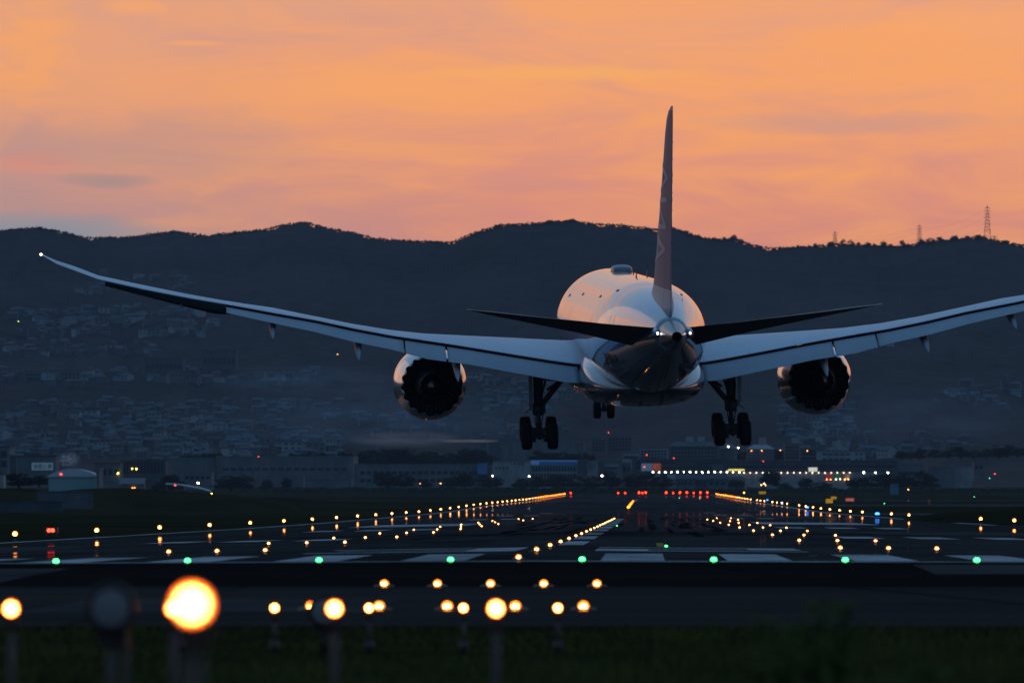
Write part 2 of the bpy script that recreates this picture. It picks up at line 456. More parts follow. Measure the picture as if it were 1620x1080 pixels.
# ------------------------------------------------------------------ hills
HM = bpy.data.materials.new('hill_forest'); HM.use_nodes = True
t = HM.node_tree; b = t.nodes['Principled BSDF']; tcn = t.nodes.new('ShaderNodeTexCoord')
f1 = noise_n(t, tcn.outputs['Object'], .035, 6, .7); f2 = noise_n(t, tcn.outputs['Object'], .004, 3, .5)
ff = math_n(t, 'ADD', math_n(t, 'MULTIPLY', f1, .6), math_n(t, 'MULTIPLY', f2, .4))
t.links.new(ramp(t, ff, [(.38, (.005, .006, .007)), (.60, (.028, .029, .030))]), b.inputs['Base Color'])
b.inputs['Roughness'].default_value = 1; b.inputs['Specular IOR Level'].default_value = .05
hb = MB()
dd = [3500, 3580, D0] + [D0 + (D1 - D0) * i / 110 for i in range(1, 111)] + [D1 + 60, D1 + 200, D1 + 500, D1 + 1000]
cols = [-16000 + 380 * i for i in range(41)] + [-420 + 4 * i for i in range(600)] + [2100 + 380 * i for i in range(42)]
for d in dd:
    for c in cols:
        if d < D0: p = P(c, 772 + (D0 - d) * .03, d); p.z -= .5
        else:
            p = hill_pt(c, d)
            t_ = (d - D0) / (D1 - D0)
            p.z += (2.2 * nz(p.x / 9, p.y / 14, 4) + 1.3 * nz(p.x / 3.5, p.y / 6, 5)) * min(1, t_ * 1.5)
        hb.v.append(tuple(p))
n = len(cols)
for i in range(len(dd) - 1):
    for j in range(n - 1):
        k = i * n + j; hb.f.append((k, k + 1, k + n + 1, k + n)); hb.m.append(0); hb.sm.append(True)
tag(hb.build('hills', HM), kind='structure')
#@@PLANE
# ================================================================== the airliner
YAW, PIT, ROLL = R(4.05), R(2.9), R(.85)
Fw = Vector((-math.sin(YAW) * math.cos(PIT), math.cos(YAW) * math.cos(PIT), math.sin(PIT)))
Rt = Vector((math.cos(YAW), math.sin(YAW), 0)); Up = Rt.cross(Fw)
Rr = Rt * math.cos(ROLL) + Up * math.sin(ROLL); Ur = Up * math.cos(ROLL) - Rt * math.sin(ROLL)
M3 = Matrix((Rr, Fw, Ur)).transposed()
PC = Vector((-.50, 371, CZ + 8.47))
SREF = 28.0                       # metres aft of the nose at the aircraft's origin (main gear)
plane = empty('airliner'); plane.matrix_world = Matrix.Translation(PC) @ M3.to_4x4()
tag(plane, 'white twin-engine airliner with wheels and flaps down, just above the runway', 'airliner')
CAM = Vector((0, 0, CZ)); M3i = M3.transposed()


def U(px, py, s):                 # local point of the aircraft on the plane "s metres aft of the nose", seen at px, py
    o = M3i @ (CAM - PC); d = M3i @ (P(px, py, 100) - CAM)
    k = ((SREF - s) - o.y) / d.y
    return o + d * k


def proj(p):
    w = PC + M3 @ Vector(p)
    return CXP + F * w.x / w.y, CYP - F * (w.z - CZ) / w.y


def LY(s): return SREF - s


M_WHITE = mat('white_paint', (.5, .51, .52), .22, coat=1, coat_r=.06)
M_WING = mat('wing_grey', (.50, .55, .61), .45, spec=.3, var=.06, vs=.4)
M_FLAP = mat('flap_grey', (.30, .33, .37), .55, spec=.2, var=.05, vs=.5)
M_UNDER = mat('under_grey', (.10, .105, .115), .5, spec=.2)
M_GAP = mat('gap_dark', (.006, .006, .007), .9, spec=.1)
M_METAL = mat('bare_metal', (.33, .33, .33), .38, metal=1)
M_DMET = mat('dark_metal', (.05, .05, .052), .45, metal=.6)
M_DUCT = mat('duct_lining', (.022, .022, .024), .6, spec=.2)
M_TYRE = mat('tyre_rubber', (.012, .012, .012), .85, spec=.2)
M_STRUT = mat('gear_steel', (.06, .06, .065), .5, metal=.3)
M_NAC = mat('nacelle_paint', (.30, .32, .34), .2, coat=1, coat_r=.05)

# fuselage skin: white above, pale grey belly, dark blue band along the side that rises to the tail
FM = bpy.data.materials.new('fuselage_paint'); FM.use_nodes = True
t = FM.node_tree; b = t.nodes['Principled BSDF']; tcn = t.nodes.new('ShaderNodeTexCoord')
sp = t.nodes.new('ShaderNodeSeparateXYZ'); t.links.new(tcn.outputs['Object'], sp.inputs[0])
yy, zz = sp.outputs[1], sp.outputs[2]
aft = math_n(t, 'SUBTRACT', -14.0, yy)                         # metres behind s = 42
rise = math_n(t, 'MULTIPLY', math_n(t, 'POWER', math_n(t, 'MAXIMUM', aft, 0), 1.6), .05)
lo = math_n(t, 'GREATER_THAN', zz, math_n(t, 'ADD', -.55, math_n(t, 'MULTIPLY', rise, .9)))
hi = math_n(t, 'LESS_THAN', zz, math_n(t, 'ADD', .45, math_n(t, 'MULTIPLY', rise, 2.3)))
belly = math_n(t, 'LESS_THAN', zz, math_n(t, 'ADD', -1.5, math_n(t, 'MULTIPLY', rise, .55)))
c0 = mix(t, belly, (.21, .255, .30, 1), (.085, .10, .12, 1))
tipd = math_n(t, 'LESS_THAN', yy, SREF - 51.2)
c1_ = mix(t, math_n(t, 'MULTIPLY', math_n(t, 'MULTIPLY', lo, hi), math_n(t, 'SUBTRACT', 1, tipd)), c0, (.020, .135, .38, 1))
ap = noise_n(t, tcn.outputs['Object'], .6, 4, .6)
c1_ = mix(t, .12, c1_, ramp(t, ap, [(.3, (.2, .2, .2)), (.7, (1, 1, 1))]), 'MULTIPLY')
# panel joints round the barrel
jr = math_n(t, 'LESS_THAN', math_n(t, 'ABSOLUTE', math_n(t, 'SUBTRACT', math_n(t, 'FRACT', math_n(t, 'MULTIPLY', yy, .125)), .5)), .0022)
c1_ = mix(t, math_n(t, 'MULTIPLY', jr, .5), c1_, (.1, .1, .1, 1))
t.links.new(c1_, b.inputs['Base Color']); b.inputs['Roughness'].default_value = .25
b.inputs['Coat Weight'].default_value = 1; b.inputs['Coat Roughness'].default_value = .045
bn = t.nodes.new('ShaderNodeBump'); bn.inputs['Strength'].default_value = .22; bn.inputs['Distance'].default_value = .05
t.links.new(noise_n(t, tcn.outputs['Object'], .9, 2, .4, 0, (1, .35, 1)), bn.inputs['Height']); t.links.new(bn.outputs[0], b.inputs['Coat Normal'])

FUS = [(0, .05, -.75, -.95), (.5, .75, -.15, -1.5), (1.2, 1.2, .30, -1.95), (2.5, 1.85, 1.1, -2.4), (4.5, 2.45, 2.1, -2.75), (7, 2.8, 2.8, -2.95), (9.5, 2.885, 2.97, -2.97), (13, 2.885, 2.97, -2.97),
       (20, 2.885, 2.97, -2.97), (28, 2.885, 2.97, -2.97), (34, 2.885, 2.97, -2.97), (36.5, 2.86, 2.96, -2.87), (39, 2.76, 2.93, -2.62), (42, 2.52, 2.82, -2.18), (45, 2.14, 2.62, -1.64), (48, 1.68, 2.30, -1.08),
       (50.5, 1.26, 1.95, -.60), (52.5, .90, 1.58, -.22), (53.6, .69, 1.33, -.04)]


def cr(tab, x, c):                # smooth interpolation of a table column
    for i in range(len(tab) - 1):
        if x <= tab[i + 1][0] or i == len(tab) - 2:
            x0, x1 = tab[i][0], tab[i + 1][0]; t_ = min(1, max(0, (x - x0) / (x1 - x0)))
            p0, p1 = tab[i][c], tab[i + 1][c]
            m0 = (p1 - tab[i - 1][c]) / (x1 - tab[i - 1][0]) if i else (p1 - p0) / (x1 - x0)
            m1 = (tab[i + 2][c] - p0) / (tab[i + 2][0] - x0) if i + 2 < len(tab) else (p1 - p0) / (x1 - x0)
            h = x1 - x0
            return (2 * t_**3 - 3 * t_**2 + 1) * p0 + (t_**3 - 2 * t_**2 + t_) * h * m0 + (-2 * t_**3 + 3 * t_**2) * p1 + (t_**3 - t_**2) * h * m1


def fus_pt(s, th, grow=0):        # th: 0 = right, 90 = top
    w, zt, zb = (cr(FUS, s, c) for c in (1, 2, 3)); zc = (zt + zb) / 2; h = (zt - zb) / 2
    return Vector(((w + grow) * math.cos(th), LY(s), zc + (h + grow) * math.sin(th)))


ss = [0, .1, .25, .5, .8, 1.2, 1.8, 2.5, 3.5, 4.5, 5.7, 7, 8.2, 9.5, 13, 17, 22, 28, 31, 34, 35, 36, 37, 38, 39, 40, 41, 42, 43, 44, 45, 46, 47, 48, 49, 50, 51, 52, 52.8, 53.6]
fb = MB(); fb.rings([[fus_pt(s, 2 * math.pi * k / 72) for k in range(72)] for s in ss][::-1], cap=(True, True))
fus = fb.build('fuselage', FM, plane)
# bare metal tail cone with the auxiliary exhaust
zc0 = .645
tb = MB(); sec = [(53.6, .685, zc0), (54.4, .60, zc0), (55.4, .44, zc0), (56.3, .28, zc0), (56.7, .22, zc0)]
tb.rings([[Vector((r * math.cos(a), LY(s), z + r * 1.02 * math.sin(a))) for a in [2 * math.pi * k / 32 for k in range(32)]] for s, r, z in sec][::-1], cap=(False, True))
cone = tb.build('tail_cone', M_METAL, plane)
eb = MB(); eb.rings([[Vector((r * math.cos(a), LY(s), zc0 + r * math.sin(a))) for a in [2 * math.pi * k / 24 for k in range(24)]] for s, r in ((56.8, .24), (56.5, .24), (56.82, .19), (55.9, .16))], cap=(False, True))
eb.build('exhaust_pipe', M_GAP, cone)

# wing to body fairing
FR = [(14, 1.2, -2.5, -2.98), (16, 2.4, -1.6, -3.2), (19, 3.05, -.8, -3.5), (24, 3.2, -.5, -3.62), (30, 3.2, -.6, -3.62), (33.5, 3.1, -.9, -3.5), (36, 2.7, -1.5, -3.22), (38, 1.9, -2.0, -2.86), (39.5, .9, -2.3, -2.5)]
fr = MB(); rg = []
for i in range(27):
    s = 14 + 25.5 * i / 26; w, zt, zb = (cr(FR, s, c) for c in (1, 2, 3)); zc = (zt + zb) / 2; h = (zt - zb) / 2
    rg.append([Vector((w * abs(math.cos(a)) ** .8 * (1 if math.cos(a) > 0 else -1), LY(s), zc + h * abs(math.sin(a)) ** .8 * (1 if math.sin(a) > 0 else -1))) for a in [2 * math.pi * k / 48 for k in range(48)]])
fr.rings(rg[::-1]); fr.build('belly_fairing', FM, plane)

# ---- wings, from stations: (half span, s LE, s hinge line, px, y top, y hinge) measured on the left wing
def hinge_s(x): return lerp_t([(2.9, 31.0), (10, 31.2), (25, 36.2), (27, 37.2), (28.6, 38.6), (29.6, 39.7), (30.1, 40.5)], x)
def le_s(x): return lerp_t([(2.9, 18.0), (6.5, 21.0), (10, 23.6), (25.5, 34.2), (27, 35.5), (28.6, 37.3), (29.6, 39.0), (30.1, 40.2)], x)


WT = [(905, 538, 575), (870, 536.5, 570), (820, 534, 562), (745, 530.7, 549.7), (676, 527.3, 539), (620, 521.5, 531), (560, 512, 519.7), (500, 500, 506.7), (433, 486.5, 495), (390, 480.5, 487), (345, 473.5, 479),
      (300, 465.5, 471.5), (225, 450.5, 457), (155, 435.5, 441.5), (117, 421, 427.5), (90, 412.5, 417.5), (75, 406, 409), (65, 401, 402.5)]


def station(px, py):              # local x, z of a hinge point seen at px, py
    x = 10
    for _ in range(6):
        p = U(px, py, hinge_s(x)); x = -p.x
    return p


def airfoil(le, te, tk, n=14, blunt=0):    # ring of points: upper from TE to LE, lower back
    ch = te - le; L_ = ch.length; up = []; lo_ = []
    nrm = Vector((0, 0, 1)); c = ch / L_; nrm = (nrm - c * nrm.dot(c)).normalized()
    for i in range(n + 1):
        u = (1 - math.cos(math.pi * i / n)) / 2
        yt = 5 * tk * (.2969 * math.sqrt(u) - .126 * u - .3516 * u * u + .2843 * u**3 - .1015 * u**4) * L_
        yt = max(yt, blunt * u); cam_ = .02 * L_ * 4 * u * (1 - u)
        up.append(le + ch * u + nrm * (yt + cam_)); lo_.append(le + ch * u + nrm * (cam_ - yt * .85))
    return up[::-1] + lo_[1:-1] + [lo_[-1]]


stations = []
for px, yt, yh in WT:
    te = station(px, yh); x = -te.x; s0 = le_s(x); te.x = -x
    tk = lerp_t([(3, .105), (10, .085), (26, .07), (29, .06), (30, .05)], x)
    lo_z, hi_z = te.z - 2.5, te.z + 2.5
    for _ in range(28):
        zc = (lo_z + hi_z) / 2; le = Vector((-x, LY(s0), zc)); rg = airfoil(le, te, tk)
        ytop = min(proj(p)[1] for p in rg)
        if ytop > yt: lo_z = zc
        else: hi_z = zc
    stations.append((x, le, te, tk))
st0 = stations[0]
stations.insert(0, (1.0, Vector((-1.0, st0[1].y + 1.0, st0[1].z - .1)), Vector((-1.0, st0[2].y, st0[2].z - .15)), st0[3]))


def st_at(x):                     # interpolated left station
    for a, b_ in zip(stations, stations[1:]):
        if x <= b_[0] or b_ is stations[-1]:
            k = min(1, max(0, (x - a[0]) / (b_[0] - a[0])))
            return a[1].lerp(b_[1], k), a[2].lerp(b_[2], k), a[3] + (b_[3] - a[3]) * k


# flap lower edge seen at these pixels
FB = [(905, 605.5), (893, 604.5), (820, 591), (745, 577), (676, 568), (620, 553), (560, 541), (500, 525.5), (433, 511.5), (350, 493), (345, 492)]


def flap_z(x, te, chord):         # trailing edge of the flap: below the hinge
    s = SREF - te.y + chord * .86
    lo_z, hi_z = te.z - 3, te.z + .2
    for _ in range(24):
        zc = (lo_z + hi_z) / 2; p = Vector((-x, LY(s), zc)); a, b_ = proj(p)
        if b_ < lerp_t(FB[::-1], a): hi_z = zc
        else: lo_z = zc
    return Vector((-x, LY(s), zc))


def mir(p, sg): return Vector((p.x * -sg, p.y, p.z))   # sg -1: left as measured; +1: right


for sg in (-1, 1):
    wb = MB(); rg = []
    for x, le, te, tk in stations:
        ring = [mir(p, sg) for p in airfoil(le, te, tk, blunt=.004)]
        rg.append(ring if sg > 0 else ring[::-1])
    wb.rings(rg); wing = wb.build('wing', M_WING, plane)
    # dark hinge slot shown by a thin rear spar face just behind the main wing
    fb_ = MB(); rg = []
    for i in range(60):
        x = 3.05 + (20.9 - 3.05) * i / 59; le, te, tk = st_at(x); L_ = .10
        rg.append([mir(te + Vector((0, .25, -.03)), sg), mir(te + Vector((0, .02, -.075)), sg), mir(te + Vector((0, .05, -.26)), sg), mir(te + Vector((0, .4, -.30)), sg)][::1 if sg > 0 else -1])
    fb_.rings(rg, sm=False); fb_.build('flap_slot', M_GAP, wing)
    # spoiler panels as slightly proud plates in front of the slot, split by gaps
    edges = [3.3, 5.6, 7.9, 10.1]; edges2 = [11.0, 13.4, 15.8, 18.2, 20.6]
    for ed in (edges, edges2):
        for a, c in zip(ed, ed[1:]):
            pb = MB(); r2 = []
            for i in range(9):
                x = a + .03 + (c - a - .06) * i / 8; le, te, tk = st_at(x); L_ = (te - le).length
                ring = airfoil(le, te, tk, blunt=.004); top = ring[:15]
                f = lerp_t([(3, .10), (10, .13), (21, .20)], x)
                pts = []
                for q in (0, .33, .66, 1):
                    uy = te.y + (le.y - te.y) * f * q
                    uy = max(uy, top[0].y + .001)
                    for p, w_ in zip(top, top[1:]):
                        if p.y <= uy <= w_.y + 1e-6 or w_ is top[-1]:
                            k = (uy - p.y) / (w_.y - p.y); pp = p.lerp(w_, k); break
                    pts.append(mir(pp + Vector((0, -.02 if q == 0 else 0, .018)), sg))
                low = [p - Vector((0, 0, .03)) for p in pts[::-1]]
                r2.append((pts + low) if sg > 0 else (pts + low)[::-1])
            pb.rings(r2, sm=False); pb.build('spoiler', M_WING, wing)
    # flaps: inboard and outboard
    for nm, a, c in (('flap', 3.15, 9.75), ('flap', 9.85, 11.9), ('flap', 11.98, 20.9)):
        pb = MB(); r2 = []
        for i in range(25):
            x = a + (c - a) * i / 24; le, te, tk = st_at(x)
            ch = lerp_t([(3, 2.3), (10, 2.0), (21, 1.25)], x); ft = flap_z(x, te, ch)
            fl = te + Vector((0, .28, -.16)); d = ft - fl; L_ = d.length; c_ = d / L_
            nr = (Vector((0, 0, 1)) - c_ * c_.z).normalized(); up, lw = [], []
            for j in range(9):
                u = (1 - math.cos(math.pi * j / 8)) / 2
                yt = 5 * .10 * (.2969 * math.sqrt(u) - .126 * u - .3516 * u * u + .2843 * u**3 - .1015 * u**4) * L_
                up.append(fl + d * u + nr * yt * 1.2 + Vector((0, 0, .0))); lw.append(fl + d * u - nr * yt * .6)
            ring = [mir(p, sg) for p in up[::-1] + lw[1:]]
            r2.append(ring if sg > 0 else ring[::-1])
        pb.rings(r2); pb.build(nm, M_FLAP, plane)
    # drooped slats along the leading edge, dark behind
    for a, c in ((3.9, 8.6), (11.2, 15.2), (15.25, 19.2), (19.25, 23.1), (23.15, 26.9)):
        pb = MB(); r2 = []
        for i in range(9):
            x = a + (c - a) * i / 8; le, te, tk = st_at(x); Lc = (te - le).length
            o = le + Vector((0, .16, -.16)); dr = lerp_t([(3, .20), (20.6, .20), (21.4, .34), (27, .20)], x)
            pts = [o + Vector((0, -.25, .06)), o + Vector((0, .05, .05)), o + Vector((0, .26, -.14)), o + Vector((0, .22, -dr)), o + Vector((0, -.02, -dr - .05)), o + Vector((0, -.02, -.2)), o + Vector((0, -.25, -.02))]
            pts = [mir(p, sg) for p in pts]; r2.append(pts if sg > 0 else pts[::-1])
        pb.rings(r2, sm=False); pb.build('slat', M_UNDER, plane)
    # aileron drooped under the outer trailing edge
    pb = MB(); r2 = []
    for i in range(9):
        x = 21.0 + 5.9 * i / 8; le, te, tk = st_at(x); dz = lerp_t([(21, .44), (26.9, .22)], x)
        pts = [te + Vector((0, .04, -.03)), te + Vector((0, -.06, -.05)), te + Vector((0, .30, -dz)), te + Vector((0, .42, -dz + .02)), te + Vector((0, .4, -.06))]
        pts = [mir(p, sg) for p in pts]; r2.append(pts if sg > 0 else pts[::-1])
    pb.rings(r2, sm=False); pb.build('aileron', M_UNDER, plane)
    # canoe fairings of the flap tracks
    for x, r_, drop, tl in ((9.3, .31, 1.75, 2.5), (14.3, .29, 1.48, 2.35), (18.6, .25, 1.25, 2.1)):
        le, te, tk = st_at(x); pb = MB()
        p0 = te + Vector((0, 3.2, -.15)); p1 = te + Vector((0, .8, -.50)); p2 = te + Vector((0, -tl, -drop)); rg = []
        for i in range(13):
            u = i / 12; c = p0.lerp(p1, u / .5) if u < .5 else p1.lerp(p2, (u - .5) / .5)
            rr = r_ * math.sin(math.pi * min(1, max(.02, u)) ** .8) ** .55 if u < .97 else .015
            rg.append([mir(c + Vector((rr * .78 * math.cos(a), 0, rr * 1.35 * math.sin(a))), sg) for a in [2 * math.pi * k / 14 for k in range(14)]])
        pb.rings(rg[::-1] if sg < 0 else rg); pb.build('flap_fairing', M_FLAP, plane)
    # wing tip light
    le, te, tk = st_at(30.0); pb = MB(); pb.ball(mir(te + Vector((0, -.05, .0)), sg), .055, n=14); pb.build('tip_light', mat('tip_lamp', (1, .9, .7), emit=(1, .80, .45), es=14), wing)

# ---- tailplane
HS = [  # px, y of trailing edge, y of leading edge underside (left)
    (1030, 518.0, 551), (1000, 515.6, 545), (955, 512, 534.5), (923, 508.5, 527.5), (880, 504.5, 519), (820, 498.5, 507.5), (780, 494, 500), (750, 491, 494), (740, 490, 491.2)]
hst = []
for px, yt, yl in HS:
    x = 5
    for _ in range(5):
        s_te = 53.3 + (x - 1.5) * .33; p = U(px, yt, s_te); x = -p.x
    s_le = 47.8 + (x - 1.5) * .80 + (.6 if x > 9.5 else 0); te = Vector((-x, LY(s_te), p.z))
    a = U(px, yl, s_le).z; lez = a + .06
    hst.append((x, Vector((-x, LY(s_le), lez)), te))
x0, le0, te0 = hst[0]
hst.insert(0, (.35, Vector((-.35, le0.y + .55, le0.z - .08)), Vector((-.35, te0.y + .2, te0.z - .03))))
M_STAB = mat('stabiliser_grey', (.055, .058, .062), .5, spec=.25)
for sg in (-1, 1):
    pb = MB(); rg = []
    for x, le, te in hst:
        ring = [mir(p, sg) for p in airfoil(le, te, .07 if x < 9.5 else .05)]; rg.append(ring if sg > 0 else ring[::-1])
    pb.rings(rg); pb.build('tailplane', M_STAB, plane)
    # root fairing with a bright tail light on each side of the cone
    p = U(1040, 527, 54.0) if sg < 0 else U(1091.5, 526.5, 54.0)
    pb = MB(); rg = []
    for i in range(9):
        u = i / 8; c = p + Vector((0, 3.2 - 3.3 * u, -.05 + .05 * u)); rr = .34 * (1 - u) ** .4 + .05
        rg.append([c + Vector((rr * math.cos(a), 0, rr * math.sin(a))) for a in [2 * math.pi * k / 16 for k in range(16)]])
    pb.rings(rg[::-1]); f_ = pb.build('tail_fairing', FM, plane)
    pb = MB(); pb.ball(p + Vector((0, -.14, 0)), .055, sc=(.8, 1, 1.3)); pb.build('tail_light', mat('tail_lamp', (1, 1, 1), emit=(1, .88, 1), es=9), f_)

# ---- fin
M_FIN = bpy.data.materials.new('fin_paint'); M_FIN.use_nodes = True
t = M_FIN.node_tree; b = t.nodes['Principled BSDF']; tcn = t.nodes.new('ShaderNodeTexCoord')
b.inputs['Base Color'].default_value = (.040, .075, .21, 1); b.inputs['Roughness'].default_value = .5; b.inputs['Specular IOR Level'].default_value = .3
FIN = [(1.45, 41.6, 53.0, .85), (1.9, 42.8, 53.15, .62), (2.35, 43.9, 53.2, .46), (2.8, 44.6, 53.25, .38), (3.3, 45.2, 53.3, .34), (5.5, 47.4, 53.9, .27), (8, 49.9, 54.6, .21), (10.2, 51.9, 55.2, .16), (10.9, 52.8, 55.4, .13), (11.25, 53.6, 55.55, .09), (11.5, 54.9, 55.7, .03)]
def fin_half(z): return [lerp_t([(q[0], q[k]) for q in FIN], z) for k in (1, 2, 3)]
fz = t.nodes.new('ShaderNodeSeparateXYZ'); t.links.new(tcn.outputs['Object'], fz.inputs[0])
fm = math_n(t, 'GREATER_THAN', fz.outputs[2], math_n(t, 'ADD', 2.75, math_n(t, 'MULTIPLY', math_n(t, 'ADD', fz.outputs[1], 25), .03)))
hinge = math_n(t, 'LESS_THAN', math_n(t, 'ABSOLUTE', math_n(t, 'ADD', fz.outputs[1], math_n(t, 'MULTIPLY_ADD', fz.outputs[2], .36, 22.3))), .05)
fc = mix(t, fm, (.36, .39, .43, 1), (.050, .085, .17, 1)); fc = mix(t, math_n(t, 'MULTIPLY', hinge, .8), fc, (.01, .01, .012, 1)); t.links.new(fc, b.inputs['Base Color'])
pb = MB(); rg = []
for z, a, c, h in FIN:
    up, lw = [], []
    for i in range(15):
        u = (1 - math.cos(math.pi * i / 14)) / 2
        yt = h * (1.4845 * math.sqrt(u) - .63 * u - 1.758 * u * u + 1.4215 * u**3 - .5075 * u**4) * 2 * .98
        up.append(Vector((yt, LY(a + (c - a) * u), z))); lw.append(Vector((-yt, LY(a + (c - a) * u), z)))
    rg.append(up[::-1] + lw[1:-1] + [lw[-1]])
pb.rings(rg); fin = pb.build('fin', M_FIN, plane)
# static wicks on the rudder's trailing edge
pb = MB()
for z in (4.2, 5, 5.8, 6.6, 7.4, 8.2, 9, 9.8): a, c, h = fin_half(z); pb.tube((0, LY(c), z), (.03, LY(c + .28), z - .02), .012, n=5)
pb.build('static_wick', M_GAP, fin)
# white emblem letters painted aslant on each side of the fin, and the registration near the tail
M_LET = mat('letter_white', (.26, .31, .37), .5)


def text_pts(txt):
    cu = bpy.data.curves.new('t', 'FONT'); cu.body = txt; cu.size = 1; cu.resolution_u = 3
    o = bpy.data.objects.new('t', cu); COL.objects.link(o); dg = bpy.context.evaluated_depsgraph_get()
    me = bpy.data.meshes.new_from_object(o.evaluated_get(dg)); COL.objects.unlink(o)
    import bmesh
    bm = bmesh.new(); bm.from_mesh(me); bmesh.ops.triangulate(bm, faces=bm.faces); bmesh.ops.subdivide_edges(bm, edges=bm.edges, cuts=3, use_grid_fill=True); bm.to_mesh(me); bm.free(); bpy.data.objects.remove(o)
    return me


for sg in (-1, 1):
    me = text_pts('ANA'); w_ = max(v.co.x for v in me.vertices)
    for v in me.vertices:
        # the word climbs the fin: x of the text runs up the leading edge
        u, q = v.co.x / w_, v.co.y / .72
        z = 3.9 + 5.0 * u; a, c, h = fin_half(z); f = .12 + .66 * (q if sg < 0 else q)
        s = a + (c - a) * f
        yt = h * (1.4845 * math.sqrt(f) - .63 * f - 1.758 * f * f + 1.4215 * f**3 - .5075 * f**4) * 2 * .98
        v.co = Vector((sg * (yt + .014), LY(s), z))
    me.materials.append(M_LET); link('emblem', me, fin)
    me = text_pts('JA801A'); w_ = max(v.co.x for v in me.vertices)
    for v in me.vertices:
        u, q = v.co.x / w_, v.co.y / .72
        s = (41.0 + 3.0 * u) if sg < 0 else (44.0 - 3.0 * u)
        z = -.95 + .42 * q; w, zt, zb = (cr(FUS, s, c) for c in (1, 2, 3)); zc = (zt + zb) / 2; h = (zt - zb) / 2
        v.co = Vector((sg * (w * math.sqrt(max(0, 1 - ((z - zc) / h) ** 2)) + .012), LY(s), z))
    me.materials.append(M_GAP); link('registration', me, fus)

# ---- radome, antennas and small doors on the back
pb = MB(); rg = []
for i in range(13):
    u = i / 12; s = 15.2 + 2.6 * u; k = math.sin(math.pi * min(1, max(.0, u))) ** .45
    rg.append([Vector((.56 * k ** .4 * math.cos(a) + .12, LY(s), 2.93 + (.34 * k + .03) * max(-.2, (1 if math.sin(a) > 0 else -1) * abs(math.sin(a)) ** .4))) for a in [2 * math.pi * j / 24 for j in range(24)]])
pb.rings(rg[::-1]); pb.build('antenna_dome', mat('dome_grey', (.11, .13, .14), .35), plane)
for s, x in ((20.5, .45), (24.5, .9), (32, -.2)):
    pb = MB(); zt = 2.9 - .05 * x; pb.rings([[Vector((x + .03, LY(s), zt)), Vector((x + .03, LY(s + .5), zt)), Vector((x - .03, LY(s + .5), zt)), Vector((x - .03, LY(s), zt))], [Vector((x + .012, LY(s + .25), zt + .3)), Vector((x + .012, LY(s + .5), zt + .3)), Vector((x - .012, LY(s + .5), zt + .3)), Vector((x - .012, LY(s + .25), zt + .3))]], sm=False)
    pb.build('blade_antenna', M_DMET, plane)
pb = MB(); pb.box(-.32, .32, LY(23), LY(22.2), -3.86, -3.72); pb.tube((0, LY(22.6), -3.6), (0, LY(22.6), -3.8), .06); pb.build('belly_antenna', M_GAP, plane)
for s0_, th0 in ((12.5, 148), (21, 142), (33, 138), (38.2, 126), (44, 60)):      # small vents, hatches
    pb = MB(); a0, a1 = R(th0), R(th0 - 3.2); pb.face([fus_pt(s0_, a0, .012), fus_pt(s0_ + .9, a0, .012), fus_pt(s0_ + .9, a1, .012), fus_pt(s0_, a1, .012)]); pb.build('hatch', M_UNDER, fus)
pb = MB()                         # outline of the pressure relief door on the tail
for a, c, e, f in ((46, 46.05, 74, 56), (47.2, 47.25, 74, 56), (46, 47.25, 74, 73.5), (46, 47.25, 56.5, 56)):
    n_ = 6
    for i in range(n_):
        t0, t1 = R(e + (f - e) * i / n_), R(e + (f - e) * (i + 1) / n_)
        pb.face([fus_pt(a, t0, .012), fus_pt(c, t0, .012), fus_pt(c, t1, .012), fus_pt(a, t1, .012)])
pb.build('access_door', M_UNDER, fus)
for sg in (-1, 1):                # cabin windows, one strip of small panes a side, and door outlines
    for s in (7.2, 18.5, 35.2, 43.2):
        pb = MB(); tt = [R(k) if sg > 0 else R(180 - k) for k in (-14, -5, 5, 14, 24)]
        for i in range(4):
            for a in (s, s + 1.0): pb.face([fus_pt(a, tt[i], .01), fus_pt(a + .04, tt[i], .01), fus_pt(a + .04, tt[i + 1], .01), fus_pt(a, tt[i + 1], .01)])
        pb.build('cabin_door', M_UNDER, fus)

